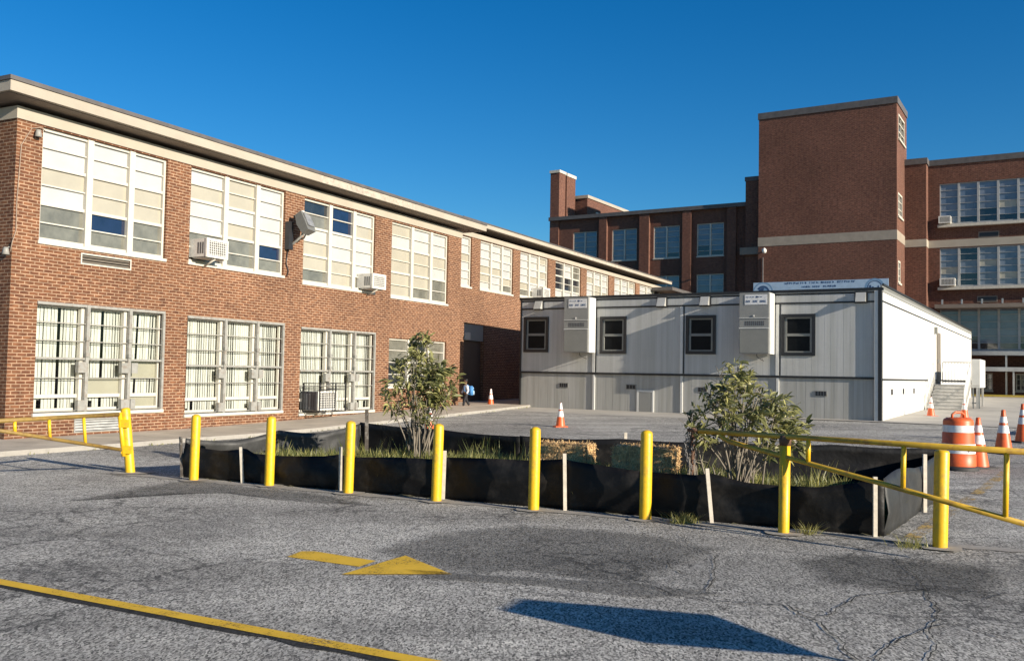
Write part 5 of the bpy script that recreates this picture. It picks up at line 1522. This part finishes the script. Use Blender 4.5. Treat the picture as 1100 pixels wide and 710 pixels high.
m_ = MB(); rbox(m_, (-.275, 0, .52), (.03, .10, .17)); m_.build('pocket', M['packpale'], bk)
m_ = MB(); rbox(m_, (-.268, .01, .745), (.016, .06, .06)); m_.build('print', M['packpale'], bk)
for s in (-1, 1):
    m_ = MB(); m_.tube([(-.12, s * .08, .82), (-.02, s * .085, .90), (.09, s * .08, .84), (.105, s * .08, .70), (.02, s * .105, .58), (-.10, s * .09, .54)], .014, n=6); m_.build('strap', M['pack'], bk)

# ================================================================== OFF-FRAME SHADOW CASTERS (unseen, added right of the camera for their shadows)
SEL = math.radians(17.0)
sdir = Vector((.7754, -.6315, 0)).normalized(); tanE = math.tan(SEL)
lat = Vector((-sdir.y, sdir.x, 0))
POLYG = [ground(*q) for q in ((537, 655), (560, 643), (765, 660), (890, 706), (693, 690))]
dist = 1.2
A = [(q.dot(lat), (dist - q.dot(sdir)) * tanE) for q in POLYG]   # (sideways, height) on an upright board across the sun
cx_ = sum(a[0] for a in A) / 5
sg = empty('shadow_board', sdir * dist + lat * cx_, 0, 'unseen five sided board added to cast the dark shadow on the front asphalt', 'sign')  # added board, outline traced back from the ground shadow it has to cast
m_ = MB(); fr1 = [tuple(lat * (a - cx_) + Vector((0, 0, h)) + sdir * .01) for a, h in A]; fr2 = [tuple(lat * (a - cx_) + Vector((0, 0, h)) - sdir * .01) for a, h in A]
m_.poly(fr1); m_.poly(fr2[::-1])
for i in range(5): j = (i + 1) % 5; m_.quad(fr1[i], fr2[i], fr2[j], fr1[j])
m_.build('panel', M['steel'], sg)
lo_ = min(A, key=lambda a: a[1]); m_ = MB(); c_ = lat * (lo_[0] - cx_) + sdir * .035
m_.tube([c_, c_ + Vector((0, 0, lo_[1] + .15))], .02, n=8); m_.build('post', M['steel'], sg)
ds = empty('shadow_bin', Vector((18.2, 21.4, gz(18.2, 21.4))), math.atan2(sdir.y, sdir.x), 'unseen green steel bin added beyond the right picture edge to cast a shadow', 'shadow_bin')  # added out of view to throw a dark band over the lot
m_ = MB(); m_.poly([(-1, -.7, .2), (1, -.7, .2), (1.1, -.8, 1.5), (-1.1, -.8, 1.5)]); m_.poly([(1, .7, .2), (-1, .7, .2), (-1.1, .8, 1.5), (1.1, .8, 1.5)]); m_.poly([(1, -.7, .2), (1, .7, .2), (1.1, .8, 1.5), (1.1, -.8, 1.5)]); m_.poly([(-1, .7, .2), (-1, -.7, .2), (-1.1, -.8, 1.5), (-1.1, .8, 1.5)]); m_.poly([(-1, .7, .2), (1, .7, .2), (1, -.7, .2), (-1, -.7, .2)]); m_.build('bin', M['green'], ds)
m_ = MB(); m_.box(-1.12, 1.12, -.82, .82, 1.502, 1.56); m_.build('lid', M['black'], ds)
for (x, y) in ((-.8, -.55), (.8, -.55), (-.8, .55), (.8, .55)):
    m_ = MB(); m_.tube([(x, y - .04, .1), (x, y + .04, .1)], .1, n=14); m_.build('wheel', M['rubber'], ds)

# ================================================================== LIGHT, SKY, CAMERA
wd = bpy.data.worlds.new('World'); SC.world = wd; wd.use_nodes = True
nt = wd.node_tree; bg = nt.nodes['Background']
sk = nt.nodes.new('ShaderNodeTexSky'); sk.sky_type = 'NISHITA'; sk.sun_disc = False
sk.sun_elevation = SEL; sk.sun_rotation = math.atan2(sdir.x, sdir.y); sk.altitude = 50; sk.air_density = 1.0; sk.dust_density = .4; sk.ozone_density = 3.0
hs = nt.nodes.new('ShaderNodeHueSaturation'); hs.inputs['Saturation'].default_value = 1.40
nt.links.new(sk.outputs[0], hs.inputs['Color']); nt.links.new(mixc(nt, 1.0, hs.outputs[0], (.70, 1.04, 1.20, 1), 'MULTIPLY'), bg.inputs[0]); bg.inputs[1].default_value = .060
sl = bpy.data.lights.new('sun', 'SUN'); sl.energy = 4.9; sl.angle = math.radians(.45); sl.color = (1, .90, .76)
so_ = bpy.data.objects.new('sun', sl); COL.objects.link(so_)
sv = Vector((sdir.x * math.cos(SEL), sdir.y * math.cos(SEL), math.sin(SEL)))
so_.rotation_euler = sv.to_track_quat('Z', 'Y').to_euler(); so_.location = (30, -20, 30)
cd = bpy.data.cameras.new('camera'); cd.sensor_width = 36; cd.sensor_fit = 'HORIZONTAL'; cd.lens = 36 * F / 1100; cd.clip_end = 2000; cd.clip_start = .05
co = bpy.data.objects.new('camera', cd); COL.objects.link(co)
r_, u_, k_ = w_of(Vector((1, 0, 0))), w_of(Vector((0, -1, 0))), w_of(Vector((0, 0, -1)))
co.matrix_world = Matrix(((r_.x, u_.x, k_.x, 0), (r_.y, u_.y, k_.y, 0), (r_.z, u_.z, k_.z, CAMH), (0, 0, 0, 1)))
SC.camera = co
vs = SC.view_settings; vs.view_transform = 'Standard'; vs.look = 'None'; vs.gamma = 1; vs.use_curve_mapping = False; vs.exposure = .85
